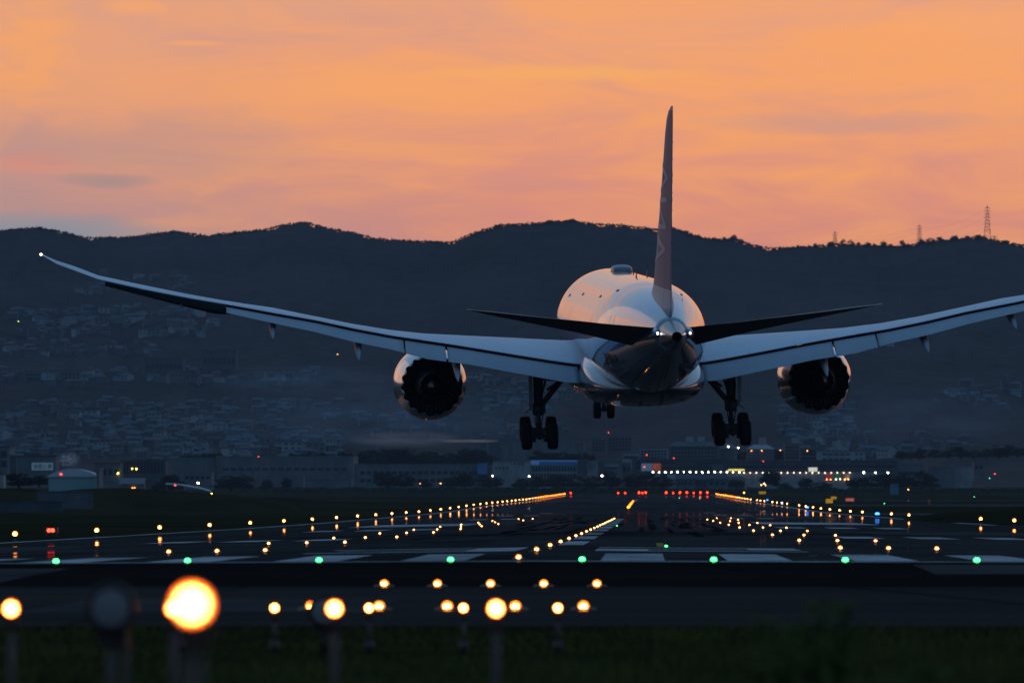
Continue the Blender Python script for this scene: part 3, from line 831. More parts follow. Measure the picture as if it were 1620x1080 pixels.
# ---- engines
for sg in (-1, 1):
    c = U(680.5, 606.5, 21.8) if sg < 0 else U(1289, 598.5, 21.8)
    en = empty('engine'); en.parent = plane; en.location = (c.x, LY(21.8), c.z)
    # local: s grows toward -y; cowl lip at -2.6 .. exit at +2.9
    ax = (0, -1, 0); o = (0, 2.6, 0); NCH = 18
    prof = [(0, 1.50), (.08, 1.60), (.35, 1.72), (.9, 1.84), (1.7, 1.905), (2.6, 1.90), (3.5, 1.83), (4.3, 1.71), (4.9, 1.60)]
    pb = MB(); pb.lathe(prof, o, ax, 72)
    # chevrons: sawtooth last ring, outer then inner skin
    d = Vector(ax); a_ = d.orthogonal().normalized(); c_ = d.cross(a_); O = Vector(o)
    def cring(base, r, depth, dr, n=144):
        out_ = []
        for k in range(n):
            th = 2 * math.pi * k / n; ph = (th * NCH / (2 * math.pi)) % 1; tri = 1 - abs(2 * ph - 1); tri = tri * tri * (3 - 2 * tri)
            out_.append(O + d * (base + depth * tri) + (a_ * math.cos(th) + c_ * math.sin(th)) * (r - dr * tri))
        return out_
    pb2 = MB(); pb2.rings([cring(4.9, 1.60, 0, 0), cring(4.9, 1.60, .30, .06), cring(4.9, 1.60, .58, .15), cring(4.88, 1.575, .58, .15), cring(4.9, 1.56, .0, .0), cring(4.0, 1.53, 0, 0), cring(2.6, 1.46, 0, 0), cring(1.4, 1.42, 0, 0)], cap=(False, False), mi=0)
    # faces from the fourth ring on are the dark lining
    for i in range(len(pb2.m)):
        if i >= 144 * 2: pb2.m[i] = 1
    pb.build('cowl', M_NAC, en); pb2.build('exhaust_nozzle', [M_NAC, M_DUCT], en)
    pb = MB(); pb.lathe([(0, 1.50), (.0, 1.46), (.3, 1.40), (1.2, 1.42), (1.3, 1.42)], o, ax, 48); pb.build('inlet_lip', M_METAL, en)
    pb = MB(); pb.lathe([(.7, .02), (1.0, .2), (1.3, .35), (1.35, 1.42), (1.5, 1.42), (1.55, .5)], o, ax, 48); pb.build('fan', M_DUCT, en)
    pb = MB()                      # guide vanes in the bypass duct
    for k in range(36):
        th = 2 * math.pi * k / 36; u_ = a_ * math.cos(th) + c_ * math.sin(th); w_ = d.cross(u_)
        p0, p1 = O + d * 2.7 + u_ * .92, O + d * 2.7 + u_ * 1.45
        for q in ((p0, p1),):
            e = w_ * .05; g_ = d * .5 + w_ * .14
            pb.face([q[0] - e, q[1] - e, q[1] - e + g_, q[0] - e + g_]); pb.face([q[0] + e, q[0] + e + g_, q[1] + e + g_, q[1] + e])
            pb.face([q[0] - e + g_, q[1] - e + g_, q[1] + e + g_, q[0] + e + g_])
    pb.build('guide_vanes', mat('vane_metal', (.10, .10, .105), .5, metal=.4), en)
    pb = MB(); pb.lathe([(2.4, .95), (3.4, 1.02), (4.4, .98), (5.3, .84), (6.1, .66)], o, ax, 48)
    N2 = NCH; NCH = 12; O2 = cring(6.1, .66, .25, .06, 96); NCH = N2
    pb.build('core_cowl', M_DUCT, en)
    pb = MB(); pb.rings([[O + d * 6.1 + (a_ * math.cos(2 * math.pi * k / 96) + c_ * math.sin(2 * math.pi * k / 96)) * .66 for k in range(96)], O2, [O + d * 5.2 + (a_ * math.cos(2 * math.pi * k / 96) + c_ * math.sin(2 * math.pi * k / 96)) * .60 for k in range(96)]], cap=(False, False)); pb.build('core_nozzle', M_DMET, en)
    pb = MB(); pb.lathe([(5.2, .60), (5.25, .44), (5.8, .42), (6.4, .30), (7.1, .16), (7.5, .04)], o, ax, 32); pb.build('exhaust_plug', M_DMET, en)
    # pylon
    le, te, tk = st_at(abs(c.x)); pb = MB(); top = le.z - c.z - .05
    pts = [(1.6, 1.55), (-.2, 1.85), (-2.6, 1.9), (-3.2, 2.0), (-6.2, 2.2), (-6.6, 2.3)]
    pr = []
    for y, z in pts: pr.append([Vector((-.19, y, z - .5)), Vector((.19, y, z - .5)), Vector((.12, y - .2, max(z, top + .12 if y < 0 else z))), Vector((-.12, y - .2, max(z, top + .12 if y < 0 else z)))])
    pb.rings(pr, sm=False); pb.build('pylon', M_NAC, en)

# ---- landing gear
def wheel(mb, c, r, w, mi=0):
    c = Vector(c)
    prof = [(-w / 2, r * .55), (-w / 2, r * .80), (-w * .44, r * .92), (-w * .30, r * .985), (0, r), (w * .30, r * .985), (w * .44, r * .92), (w / 2, r * .80), (w / 2, r * .55)]
    mb.lathe(prof, c, (1, 0, 0), 28, mi=mi, cap=(False, False))


def rim(mb, c, r, w):
    mb.lathe([(-w / 2 + .02, r * .56), (-w / 2 + .05, r * .2), (-w / 2 + .0, .03), (w / 2 - .0, .03), (w / 2 - .05, r * .2), (w / 2 - .02, r * .56)], c, (1, 0, 0), 20)


for sg in (-1, 1):
    bc = U(852.5, 684.5, 28.0) if sg < 0 else U(1157, 678.5, 28.0)
    tp = U(851, 600, 27.8) if sg < 0 else U(1156, 594, 27.8)
    gr = empty('main_gear'); gr.parent = plane; gr.location = bc
    tl = R(13)
    for fy, fz in ((.73 * math.cos(tl), .73 * math.sin(tl)), (-.73 * math.cos(tl), -.73 * math.sin(tl))):
        for wx in (-.66, .66):
            wm = MB(); wheel(wm, (0, 0, 0), .66, .54); wo = wm.build('wheel', M_TYRE, gr, (wx, fy, fz))
            wm = MB(); rim(wm, (0, 0, 0), .66, .50); wm.build('rim', M_STRUT, wo)
    top = tp - bc; mid = top * .42; fw = sg * -1            # fw: toward the fuselage
    sb = MB(); sb.tube((0, 0, 0), mid, .13); sb.tube(mid - Vector((0, 0, .25)), top + Vector((0, 0, .9)), .23, .27); sb.tube(mid + Vector((0, 0, -.2)), mid + Vector((0, 0, .35)), .31, .29)
    sb.tube((0, .85, .2), (0, -.85, -.2), .14); sb.box(-.30, .30, -.28, .28, -.12, .30); sb.tube((-.62, .71, .17), (.62, .71, .17), .08); sb.tube((-.62, -.71, -.17), (.62, -.71, -.17), .08)
    for q in (-.28, .28): sb.tube((q, -.71, -.17), (q, -.75, -.42), .09)
    sb.tube((0, -.22, .25), (0, -.62, .68), .07); sb.tube((0, -.62, .68), (0, -.2, 1.15), .07)
    sb.box(.16 if fw > 0 else -.34, .34 if fw > 0 else -.16, -.2, .1, 1.0, 1.5)
    for q in (.12, -.12): sb.path([(q, -.1, .3), (q * 1.8, -.12, .9), (q * 1.4, -.1, 1.5), (q * 2, -.05, 2.4)], .028, 6)
    sb.build('strut', M_STRUT, gr)
    br = MB(); br.tube(mid + Vector((0, 0, .05)), Vector((fw * 1.25, .3, top.z + .05)), .13, .16); br.tube((fw * .45, .2, top.z * .80), (fw * 1.3, .3, top.z + .05), .07); br.tube(mid + Vector((0, 0, .2)), (fw * .45, .1, top.z + .2), .06)
    br.tube((fw * .9, .1, top.z - .02), (fw * .2, .1, top.z + .05), .09)
    br.tube(mid + Vector((0, 0, .1)), (0, 2.2, top.z + .3), .12, .14)
    br.build('side_brace', M_STRUT, gr)
    dm = MB(); x0 = -fw * .42; z1 = top.z + .5
    dm.rings([[Vector((x0 - .10, 1.0, z1)), Vector((x0 + .10, 1.0, z1)), Vector((x0 + .10, -.35, z1)), Vector((x0 - .10, -.35, z1))], [Vector((x0 - .10 + fw * .02, .95, 1.5)), Vector((x0 + .10 + fw * .02, .95, 1.5)), Vector((x0 + .10 + fw * .02, -.3, 1.5)), Vector((x0 - .10 + fw * .02, -.3, 1.5))],
              [Vector((x0 - .02 + fw * .07, .7, 1.12)), Vector((x0 + .02 + fw * .07, .7, 1.12)), Vector((x0 + .02 + fw * .07, .0, 1.12)), Vector((x0 - .02 + fw * .07, .0, 1.12))]], sm=False)
    dm.tube((x0, .1, 1.35), (0, .05, 1.6), .05); dm.tube((x0 - fw * .28, -.1, 1.05), (x0 + fw * .12, 0, 1.42), .06)
    dm.build('gear_door', M_WHITE, gr)
bc = U(955.3, 647.0, 5.2); gr = empty('nose_gear'); gr.parent = plane; gr.location = bc
for wx in (-.37, .37):
    wm = MB(); wheel(wm, (0, 0, 0), .51, .40); wo = wm.build('wheel', M_TYRE, gr, (wx, 0, 0)); wm = MB(); rim(wm, (0, 0, 0), .51, .36); wm.build('rim', M_STRUT, wo)
sb = MB(); sb.tube((-.3, 0, 0), (.3, 0, 0), .09); sb.tube((0, 0, -.05), (0, 0, .7), .09); sb.tube((0, 0, .6), (0, 0, 2.6), .14); sb.tube((0, .05, .9), (0, 1.6, 2.4), .08); sb.box(-.1, .1, -.12, .12, -.14, .2); sb.build('strut', M_STRUT, gr)
for q in (-.5, .5):
    dm = MB(); dm.box(q - .02, q + .02, -1.0, 1.3, 1.55, 2.4); dm.build('gear_door', M_WHITE, gr)
#@@END_PLANE
#@@AIRPORT
# ================================================================== airfield lights
def lamp_mat(name, col, es): return mat(name, col, emit=col, es=es)


LM_WHITE = lamp_mat('lamp_warm_white', (1, .42, .12), 26)
LM_YELLOW = lamp_mat('lamp_yellow', (1, .25, .012), 24)
LM_GREEN = lamp_mat('lamp_green', (.07, 1, .20), 5)
LM_RED = lamp_mat('lamp_red', (1, .035, .004), 22)
LM_BLUE = lamp_mat('lamp_blue', (.05, .30, 1), 4)
LM_APP = lamp_mat('lamp_approach', (1, .36, .065), 45)
LM_HALO = lamp_mat('lamp_amber_glare', (1, .25, .02), 2.3)  # glare round the lamps, added as glowing amber discs
LM_HRED = lamp_mat('lamp_red_glare', (1, .02, .004), 1.2)  # red version of the glare disc, for the runway end lamps
M_POLE = mat('pole_grey', (.022, .022, .024), .6)
M_RED = mat('signal_red', (.09, .018, .010), .6)
M_BASE = mat('fixture_metal', (.06, .06, .065), .5, metal=.5)


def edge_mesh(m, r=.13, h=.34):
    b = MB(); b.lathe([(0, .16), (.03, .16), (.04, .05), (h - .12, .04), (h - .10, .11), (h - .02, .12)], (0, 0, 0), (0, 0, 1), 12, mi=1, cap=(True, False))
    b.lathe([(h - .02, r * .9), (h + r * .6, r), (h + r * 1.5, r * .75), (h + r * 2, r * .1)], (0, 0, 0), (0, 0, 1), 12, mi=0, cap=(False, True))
    b.lathe([(-.03, r * 1.75), (0, r * 1.85), (.03, r * 1.4)], (0, r * 1.1, h + r * .9), (0, 1, 0), 14, mi=2, cap=(True, True))  # glowing disc added behind the lens to stand in for glare
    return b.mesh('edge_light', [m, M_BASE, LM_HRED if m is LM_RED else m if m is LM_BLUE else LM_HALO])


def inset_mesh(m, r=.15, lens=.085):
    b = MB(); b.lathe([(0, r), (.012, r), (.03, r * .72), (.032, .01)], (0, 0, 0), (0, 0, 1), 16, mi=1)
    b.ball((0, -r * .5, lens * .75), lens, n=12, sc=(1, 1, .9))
    if m is not LM_GREEN: b.lathe([(-.01, lens * 1.6), (.01, lens * 1.6)], (0, r * .4, lens * .9), (0, 1, 0), 12, mi=2, cap=(True, True))  # added glare disc behind the sunk lens
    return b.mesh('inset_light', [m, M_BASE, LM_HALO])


ME_W = edge_mesh(LM_WHITE, .085); ME_Y = edge_mesh(LM_YELLOW, .11); ME_R = edge_mesh(LM_RED, .22, .3); ME_B = edge_mesh(LM_BLUE, .12, .3)
for side, X, d0, n, grp in (('left', -34.4, 397, 47, 'lamps along the left runway edge'), ('right', 30.2, 594, 43, 'lamps along the right runway edge')):
    for k in range(n):
        d = d0 + 59.2 * k
        if side == 'right' and k in (6, 15, 20, 24): continue
        o = link('runway_edge_light', ME_W if k < n - 14 else ME_Y, loc=(X, d, gz(X, d)))
        tag(o, '%s lamp on the %s runway edge, %s from the near end' % ('warm white' if k < n - 14 else 'yellow', side, ordw(k + 1)), 'runway light', grp)
ME_G = inset_mesh(LM_GREEN, .17, .075)
for k in range(-1, 9):
    X = (89 + 208 * k - CXP) / F * 166.2
    o = link('threshold_light', ME_G, loc=(X, 166.2, gz(X, 166.2) + .012))
    tag(o, 'green lamp set in the white threshold line, %s from the left end of its row' % ordw(k + 2), 'runway light', 'green lamps along the threshold line')
ME_I = inset_mesh(LM_WHITE, .15, .046)
for k in range(20):
    d = 174 + 29 * k
    o = link('centreline_light', ME_I, loc=(-3.02, d, gz(-3.02, d) + .012))
    tag(o, 'lamp sunk beside the dashed centreline, %s from the threshold stripes' % ordw(k + 1), 'runway light', 'lamps along the runway centreline')
ME_I2 = inset_mesh(LM_YELLOW, .3, .15)
for k in range(14):
    d = 1340 + 42 * k
    o = link('centreline_light', ME_I2, loc=(-3.02, d, gz(-3.02, d) + .012))
    tag(o, 'orange lamp in the tight far run on the runway centreline, %s from its near end' % ordw(k + 1), 'runway light', 'far lamps on the runway centreline')
for side, xs in (('left', (-14.8, -13.3, -11.8)), ('right', (6.08, 7.58, 9.08))):
    for k in range(10):
        for j, X in enumerate(xs):
            d = 226 + 60 * k
            if k > 6 and (k + j) % 3 == 0: continue
            o = link('touchdown_light', ME_I, loc=(X, d, gz(X, d) + .012))
            tag(o, '%s lamp of the %s bar of three sunk %s of the centreline' % (('left', 'middle', 'right')[j], ordw(k + 1), side), 'runway light', 'touchdown zone lamps %s of the centreline' % side)
reds = [978, 989, 1011, 1016.3, 1021.6, 1054, 1065, 1075.6, 1086.5, 1097.6, 1108, 1119, 903]
for k, px in enumerate(sorted(reds)):
    d = 3172; X = (px - CXP) / F * d
    o = link('runway_end_light', ME_R, loc=(X, d, gz(X, d) + .1)); s_ = (1.25, .9)[k % 3 == 1 or px < 995]
    o.scale = (s_,) * 3
    tag(o, 'red lamp across the far runway end, %s from the left' % ordw(k + 1), 'runway light', 'red lamps across the far runway end')
for k, (px, d, X) in enumerate([(1167, 2420, None), (1214, 1990, None), (1237, 1650, None), (1277, 1310, None), (1388, 905, None)]):
    X = (px - CXP) / F * d
    o = link('taxiway_light', ME_B, loc=(X, d, gz(X, d) + .05)); o.scale = (1.3, 1, .8)
    tag(o, 'blue taxiway lamp beside the right edge row, %s counted from the far end' % ordw(k + 1), 'runway light', 'blue lamps right of the runway')
MG2 = inset_mesh(LM_GREEN, .12, .05)
for k, (px, py, d) in enumerate([(1054, 868, 228), (976, 832, 480), (1075, 788.3, 2380), (1107, 788.3, 2380), (1541, 782, 2600), (1399, 798, 1700)]):
    X = (px - CXP) / F * d; o = link('taxiway_light', MG2, loc=(X, d, gz(X, d) + .015)); sc = 1 if d < 1000 else 2.6; o.scale = (sc,) * 3
    tag(o, ('small green lamp on the runway near the painted number', 'small green lamp right of the far centreline dashes', 'left one of two green lamps before the red end lamps', 'right one of two green lamps before the red end lamps',
            'green lamp on the far right grass', 'faint green lamp on the taxiway right of the red sign')[k], 'runway light')
# slope indicator box glowing red at the left of the runway
pr_ = empty('approach_slope_light', (-35.1, 430, gz(-35.1, 430)))
tag(pr_, 'red glowing approach slope lamp on short legs at the left runway edge', 'slope lamp')
b = MB(); b.box(-.38, .38, -.3, .5, .34, .66); b.build('housing', M_BASE, pr_)
for q in (-.28, .28): b = MB(); b.tube((q, 0, 0), (q, 0, .36), .035); b.build('leg', M_BASE, pr_)
for q in (-.12, .10): b = MB(); b.lathe([(0, .12), (.03, .10), (.035, .005)], (q, -.30, .5), (0, -1, 0), 14); b.build('lens', mat('lamp_slope_red', (1, .03, .01), emit=(1, .02, .008), es=14), pr_)

# approach lamps: inset bars on the old pavement, then lamps on poles over the grass
ME_A = inset_mesh(LM_APP, .19, .050)
for d, nm in ((137.0, 'far'), (107.0, 'near')):
    for k in range(5):
        X = -2.9 + (k - 2) * 1.0
        o = link('approach_light', ME_A, loc=(X, d - .3, gz(X, d - .3) + .012))
        tag(o, 'lamp in the %s bar of five sunk in old pavement, %s from the left' % (nm, ordw(k + 1)), 'approach light', '%s bar of approach lamps in the pavement' % nm)
lens_r = .025


def approach(X, d, zh, nm, r=lens_r, yaw=0):
    z0 = gz(X, d); e = empty('approach_light', (X, d, z0)); h = zh - z0
    b = MB(); b.tube((0, .04, 0), (0, .04, h - .10), .022, n=10); b.tube((0, .04, 0), (0, .04, .12), .045, n=10); b.build('pole', M_POLE, e)
    b = MB(); b.tube((0, .04, h - .13), (0, .04, h - .07), .03, n=10); b.box(-.07, .07, .01, .07, h - .10, h - .085); b.build('bracket', M_RED, e)
    b = MB(); b.lathe([(0, r + .018), (.01, r + .022), (.05, r + .018), (.10, r * .7), (.12, .01)], (0, -.04, h), (0, 1, 0), 20, cap=(False, False)); b.build('housing', M_RED, e)
    b = MB(); b.lathe([(0, r + .004), (-.012, r * .8), (-.018, .003)], (0, -.045, h), (0, 1, 0), 20); b.build('lens', LM_APP, e)
    b = MB(); b.lathe([(0, r * 1.5), (.012, r * 1.6)], (0, -.036, h), (0, 1, 0), 20, cap=(True, True)); b.build('glare_disc', LM_HALO, e)  # wider glowing disc imitates glare round the lens, no real fitting
    return e


for d, cz_, nm, ks in ((77, 961, 'third', (-2, -1, 0, 1, 2)), (45, 962, 'second', (-1, 0, 1, 2))):
    for k in ks:
        X = -2.92 + k; zh = P(0, cz_, d).z
        e = approach(X, d, zh, nm)
        tag(e, 'lit lamp on a pole in the grass, %s from the left of the %s bar' % (ordw(k + (3 if d == 77 else 2)), 'farther' if d == 77 else 'nearer'), 'approach light', '%s bar of pole lamps' % ('farther' if d == 77 else 'nearer'))
p = P(305, 955, 21); e = approach(p.x, 21, p.z, 'first', r=.030); tag(e, 'largest glowing approach lamp on its pole, closest to the camera', 'approach light')


def flasher(px, py, d, r, label):
    p = P(px, py, d); z0 = gz(p.x, d); e = empty('strobe_light', (p.x, d, z0)); h = p.z - z0
    b = MB(); b.tube((0, .1, 0), (0, .1, h - r), .03, n=10); b.tube((.09, .12, 0), (.09, .12, h - r), .018, n=8); b.build('pole', M_POLE, e)
    b = MB(); b.lathe([(0, r * .78), (-.015, r), (0, r + .012), (.09, r + .01), (.16, r * .7), (.18, .01)], (0, 0, h), (0, 1, 0), 28); b.box(-r * .6, r * .6, .05, .2, h - r - .08, h - r + .02); b.build('housing', mat('housing_dark_red', (.035, .008, .006), .6), e)
    b = MB(); b.lathe([(.0, r * .80), (-.012, r * .5), (-.016, .003)], (0, 0, h), (0, 1, 0), 28); b.build('glass', mat('strobe_glass', (.24, .20, .19), .8, spec=.1), e)
    tag(e, label, 'strobe light')


flasher(175, 960, 44.6, .145, 'round unlit grey strobe lamp with dark rim, left of the largest lamp')
flasher(513, 966, 76.4, .160, 'smaller unlit strobe lamp half hidden behind a lit pole lamp')

# ------------------------------------------------------------------ signs and small things on the airfield
def sign_board(px, py, w, h, d, m, mt, txt, label, cat='sign'):
    p = P(px, py, d); z0 = gz(p.x, d); e = empty('taxiway_sign', (p.x, d, z0)); zc = p.z - z0
    b = MB(); b.box(-w / 2, w / 2, 0, .3, zc - h / 2, zc + h / 2); b.build('board', m, e)
    for q in (-w * .35, w * .35): b = MB(); b.tube((q, .15, 0), (q, .15, zc - h / 2), .05); b.build('leg', M_BASE, e)
    if txt:
        me = text_pts(txt); xs = [v.co.x for v in me.vertices]; a, c = min(xs), max(xs)
        for v in me.vertices: v.co = Vector(((v.co.x - a) / (c - a) * w * .8 - w * .4, -.01, zc - h * .32 + v.co.y / .72 * h * .64))
        me.materials.append(mt); link('lettering', me, e)
    tag(e, label, cat)


SY = mat('sign_yellow', (.7, .42, .02), emit=(1, .48, .01), es=.35)
SRd = mat('sign_red', (.6, .06, .03), emit=(1, .12, .06), es=.28); SBk = mat('sign_black', (.01, .01, .01)); SWt = mat('sign_white', (.7, .6, .5), emit=(1, .7, .5), es=.3)
sign_board(1312, 792, 1.55, .92, 1640, SY, SBk, 'C7', 'yellow lit sign reading C7 on the grass right of the runway')
sign_board(1319, 787, 1.35, .62, 1800, SY, SBk, 'C6', 'small yellow sign just behind and right of the C7 sign')
sign_board(1206, 779, 2.1, .75, 2300, SY, SBk, 'E8', 'far yellow sign on the grass strip before the parked vehicle')
sign_board(1344.5, 790, 2.0, .75, 1700, SRd, SWt, '14-32', 'red lit sign with pale lettering on the right grass')
sign_board(1338, 790, .4, .6, 1705, SBk, SBk, '', 'narrow black panel at the left end of the red sign')
p = P(1470, 796.5, 1500); e = empty('marker_post', (p.x, 1500, gz(p.x, 1500)))
b = MB(); b.lathe([(0, .16), (.5, .22), (1.0, .26), (1.3, .18), (1.35, .01)], (0, 0, 0), (0, 0, 1), 14, cap=(True, False)); b.build('body', mat('marker_orange', (.35, .10, .03), .6), e)
b = MB(); b.tube((0, 0, 1.3), (0, 0, 1.45), .05); b.build('cap', M_BASE, e); tag(e, 'orange rounded marker post on the right taxiway grass', 'marker')

# ------------------------------------------------------------------ foreground grass
M_BLADE = mat('grass_blade', (.066, .066, .013), .8, spec=.1, var=.5, vs=.4)
M_WEED = mat('weed_leaf', (.05, .060, .013), .8, spec=.1, var=.5, vs=1)
b = MB(); rnd = random.Random(3)
for _ in range(26000):
    d = 17 + 74 * rnd.random() ** .8; X = (rnd.uniform(-60, 1680) - CXP) / F * d
    cl_ = .5 + .5 * nz(X / 1.3, d / 4, 2); h = (.06 + .30 * rnd.random() * (.30 + cl_)) * (1.25 if X > .3 and d < 55 else .75) * (1.15 if d < 40 else .6 + .9 * max(0, nz(X / 2.5, d / 9, 6))) * (.5 if 21 < d < 90 and abs(X + 2.9) < 3 and d > 70 else 1)
    z = gz(X, d) - .02; a = rnd.uniform(0, math.pi); w_ = rnd.uniform(.006, .016); lx, ly = rnd.uniform(-.4, .4) * h, rnd.uniform(-.3, .3) * h
    c, s_ = math.cos(a) * w_, math.sin(a) * w_
    b.face([(X - c, d - s_, z), (X + c, d + s_, z), (X + c * .7 + lx * .4, d + s_ * .7 + ly * .4, z + h * .6)]); b.face([(X + c * .7 + lx * .4, d + s_ * .7 + ly * .4, z + h * .6), (X - c * .7 + lx * .4, d - s_ * .7 + ly * .4, z + h * .6), (X - c, d - s_, z)])
    b.face([(X - c * .7 + lx * .4, d - s_ * .7 + ly * .4, z + h * .6), (X + c * .7 + lx * .4, d + s_ * .7 + ly * .4, z + h * .6), (X + lx, d + ly, z + h)])
tag(b.build('grass', M_BLADE), 'long dark grass between the camera and the old pavement', 'grass', kind='stuff')


def weed(px, ytop, d, seed, label, w=.16):
    r = random.Random(seed); p = P(px, ytop, d); z0 = gz(p.x, d); h = p.z - z0; e = empty('weed', (p.x, d, z0)); st = MB(); lf = MB()
    for k in range(5):
        q = [(0, 0, 0)]; dx = r.uniform(-w, w); hh = h * r.uniform(.65, 1)
        for j in range(1, 6): q.append((dx * j / 5 + r.uniform(-.01, .01), r.uniform(-.1, .1) * j / 5, hh * j / 5))
        st.path(q, .007, 5)
        for j in range(26):
            u = r.uniform(.1, 1); c = Vector((dx * u, 0, hh * u)); a = r.uniform(0, 6.28); L_ = r.uniform(.06, .15); t_ = Vector((math.cos(a), math.sin(a) * .6, r.uniform(-.2, .8))).normalized() * L_; n_ = t_.orthogonal().normalized() * L_ * .22
            lf.face([c, c + t_ * .5 + n_, c + t_, c + t_ * .5 - n_])
    st.build('stem', M_WEED, e); lf.build('foliage', M_WEED, e); tag(e, label, 'weed', 'tall weeds in the near grass')


for k, (px, yt, d, lb, w) in enumerate([(1222, 965, 48, 'bushy tall weed left of the two thin tall weeds', .22), (1284, 948, 50, 'tallest thin weed rising in front of the old pavement', .07), (1322, 952, 52, 'thin tall weed right of the tallest weed', .09),
                                        (1462, 1010, 40, 'weed tuft low at the right, apart from the tall weeds', .12), (1390, 1022, 36, 'short weed between the tall weeds and the right tuft', .12)]): weed(px, yt, d, k, lb, w)
# ------------------------------------------------------------------ grassy mounds and shrubs at the runway sides
def mound(name, x0, x1, d0, d1, h, m, seed, label):
    b = MB(); nx, ny = 40, 14
    for j in range(ny + 1):
        for i in range(nx + 1):
            u, v = i / nx, j / ny; X = x0 + (x1 - x0) * u; d = d0 + (d1 - d0) * v
            k = (math.sin(math.pi * min(1, max(0, u))) * math.sin(math.pi * v)) ** .55
            b.v.append((X, d, gz(X, d) - .1 + h * k * (1 + .25 * nz(u * 7, v * 4, seed)) + .12 * nz(u * 40, v * 14, seed)))
    for j in range(ny):
        for i in range(nx): q = j * (nx + 1) + i; b.f.append((q, q + 1, q + nx + 2, q + nx + 1)); b.m.append(0); b.sm.append(True)
    tag(b.build(name, m), label, kind='structure')


mound('hill', 27.5, 62, 655, 800, 1.7, M_GRASS, 5, None)
mound('hill', -150, -62, 1250, 1420, 3.9, M_GRASS, 6, None)
mound('hill', -105, -58, 1350, 1600, 1.8, M_GRASS, 8, None)
#@@END_AIRPORT
#@@TOWN
# ================================================================== trees
M_LEAF = mat('tree_foliage', (.016, .023, .010), .9, spec=.05, var=.55, vs=.35)
M_BARK = mat('tree_bark', (.02, .017, .013), .9, spec=.05)


def tree_proto(seed, w=5.0, h=9.0, n=1100, leaf=.55):
    r = random.Random(seed); e = empty('tree'); tr = MB(); cr_ = MB()
    tr.tube((0, 0, -1), (0, 0, h * .35), .28, .2, 7); tips = []
    for k in range(6):
        a = 6.28 * k / 6 + r.uniform(-.4, .4); q = Vector((math.cos(a) * w * .28, math.sin(a) * w * .28, h * r.uniform(.22, .72)))
        tr.tube((0, 0, h * r.uniform(.18, .33)), q, .12, .04, 5); tips.append(q)
    lobes = [(Vector((w * .3 * math.cos(k), w * .3 * math.sin(k), h * .22)), .30 * w) for k in range(6)] + [(Vector((q.x * r.uniform(.8, 1.5), q.y * r.uniform(.8, 1.5), q.z * r.uniform(.75, 1.08))), r.uniform(.24, .36) * w) for q in tips * 2] + [(Vector((0, 0, h * .78)), .33 * w)]
    for _ in range(n):
        c, rad = r.choice(lobes); v = Vector((r.gauss(0, 1), r.gauss(0, 1), r.gauss(0, 1))).normalized() * rad * r.uniform(.55, 1.1); v.z *= .8; p = c + v
        if p.z < h * .02: p.z = h * r.uniform(.02, .25)
        a = Vector((r.gauss(0, 1), r.gauss(0, 1), r.gauss(0, 1))).normalized() * leaf * r.uniform(.5, 1); b_ = a.orthogonal().normalized() * leaf * r.uniform(.4, .8)
        cr_.face([p - a, p - b_, p + a, p + b_])
    return tr.mesh('trunk', M_BARK), cr_.mesh('crown', M_LEAF)


TP = [tree_proto(k) for k in range(6)]


def tree(px, ybase, d, wpx, hpx, label, group, k=None, mode='flat'):
    p = P(px, ybase, d); w = wpx * d / F; h = hpx * d / F; t_, c_ = TP[(int(px) * 7 + int(d)) % 6 if k is None else k]
    e = empty('tree', p); e.scale = (w / 6.2, w / 6.2, h / 9.2); e.rotation_euler = (0, 0, (px * 1.37) % 6.28)
    link('trunk', t_, e); link('crown', c_, e); tag(e, label, 'tree', group)


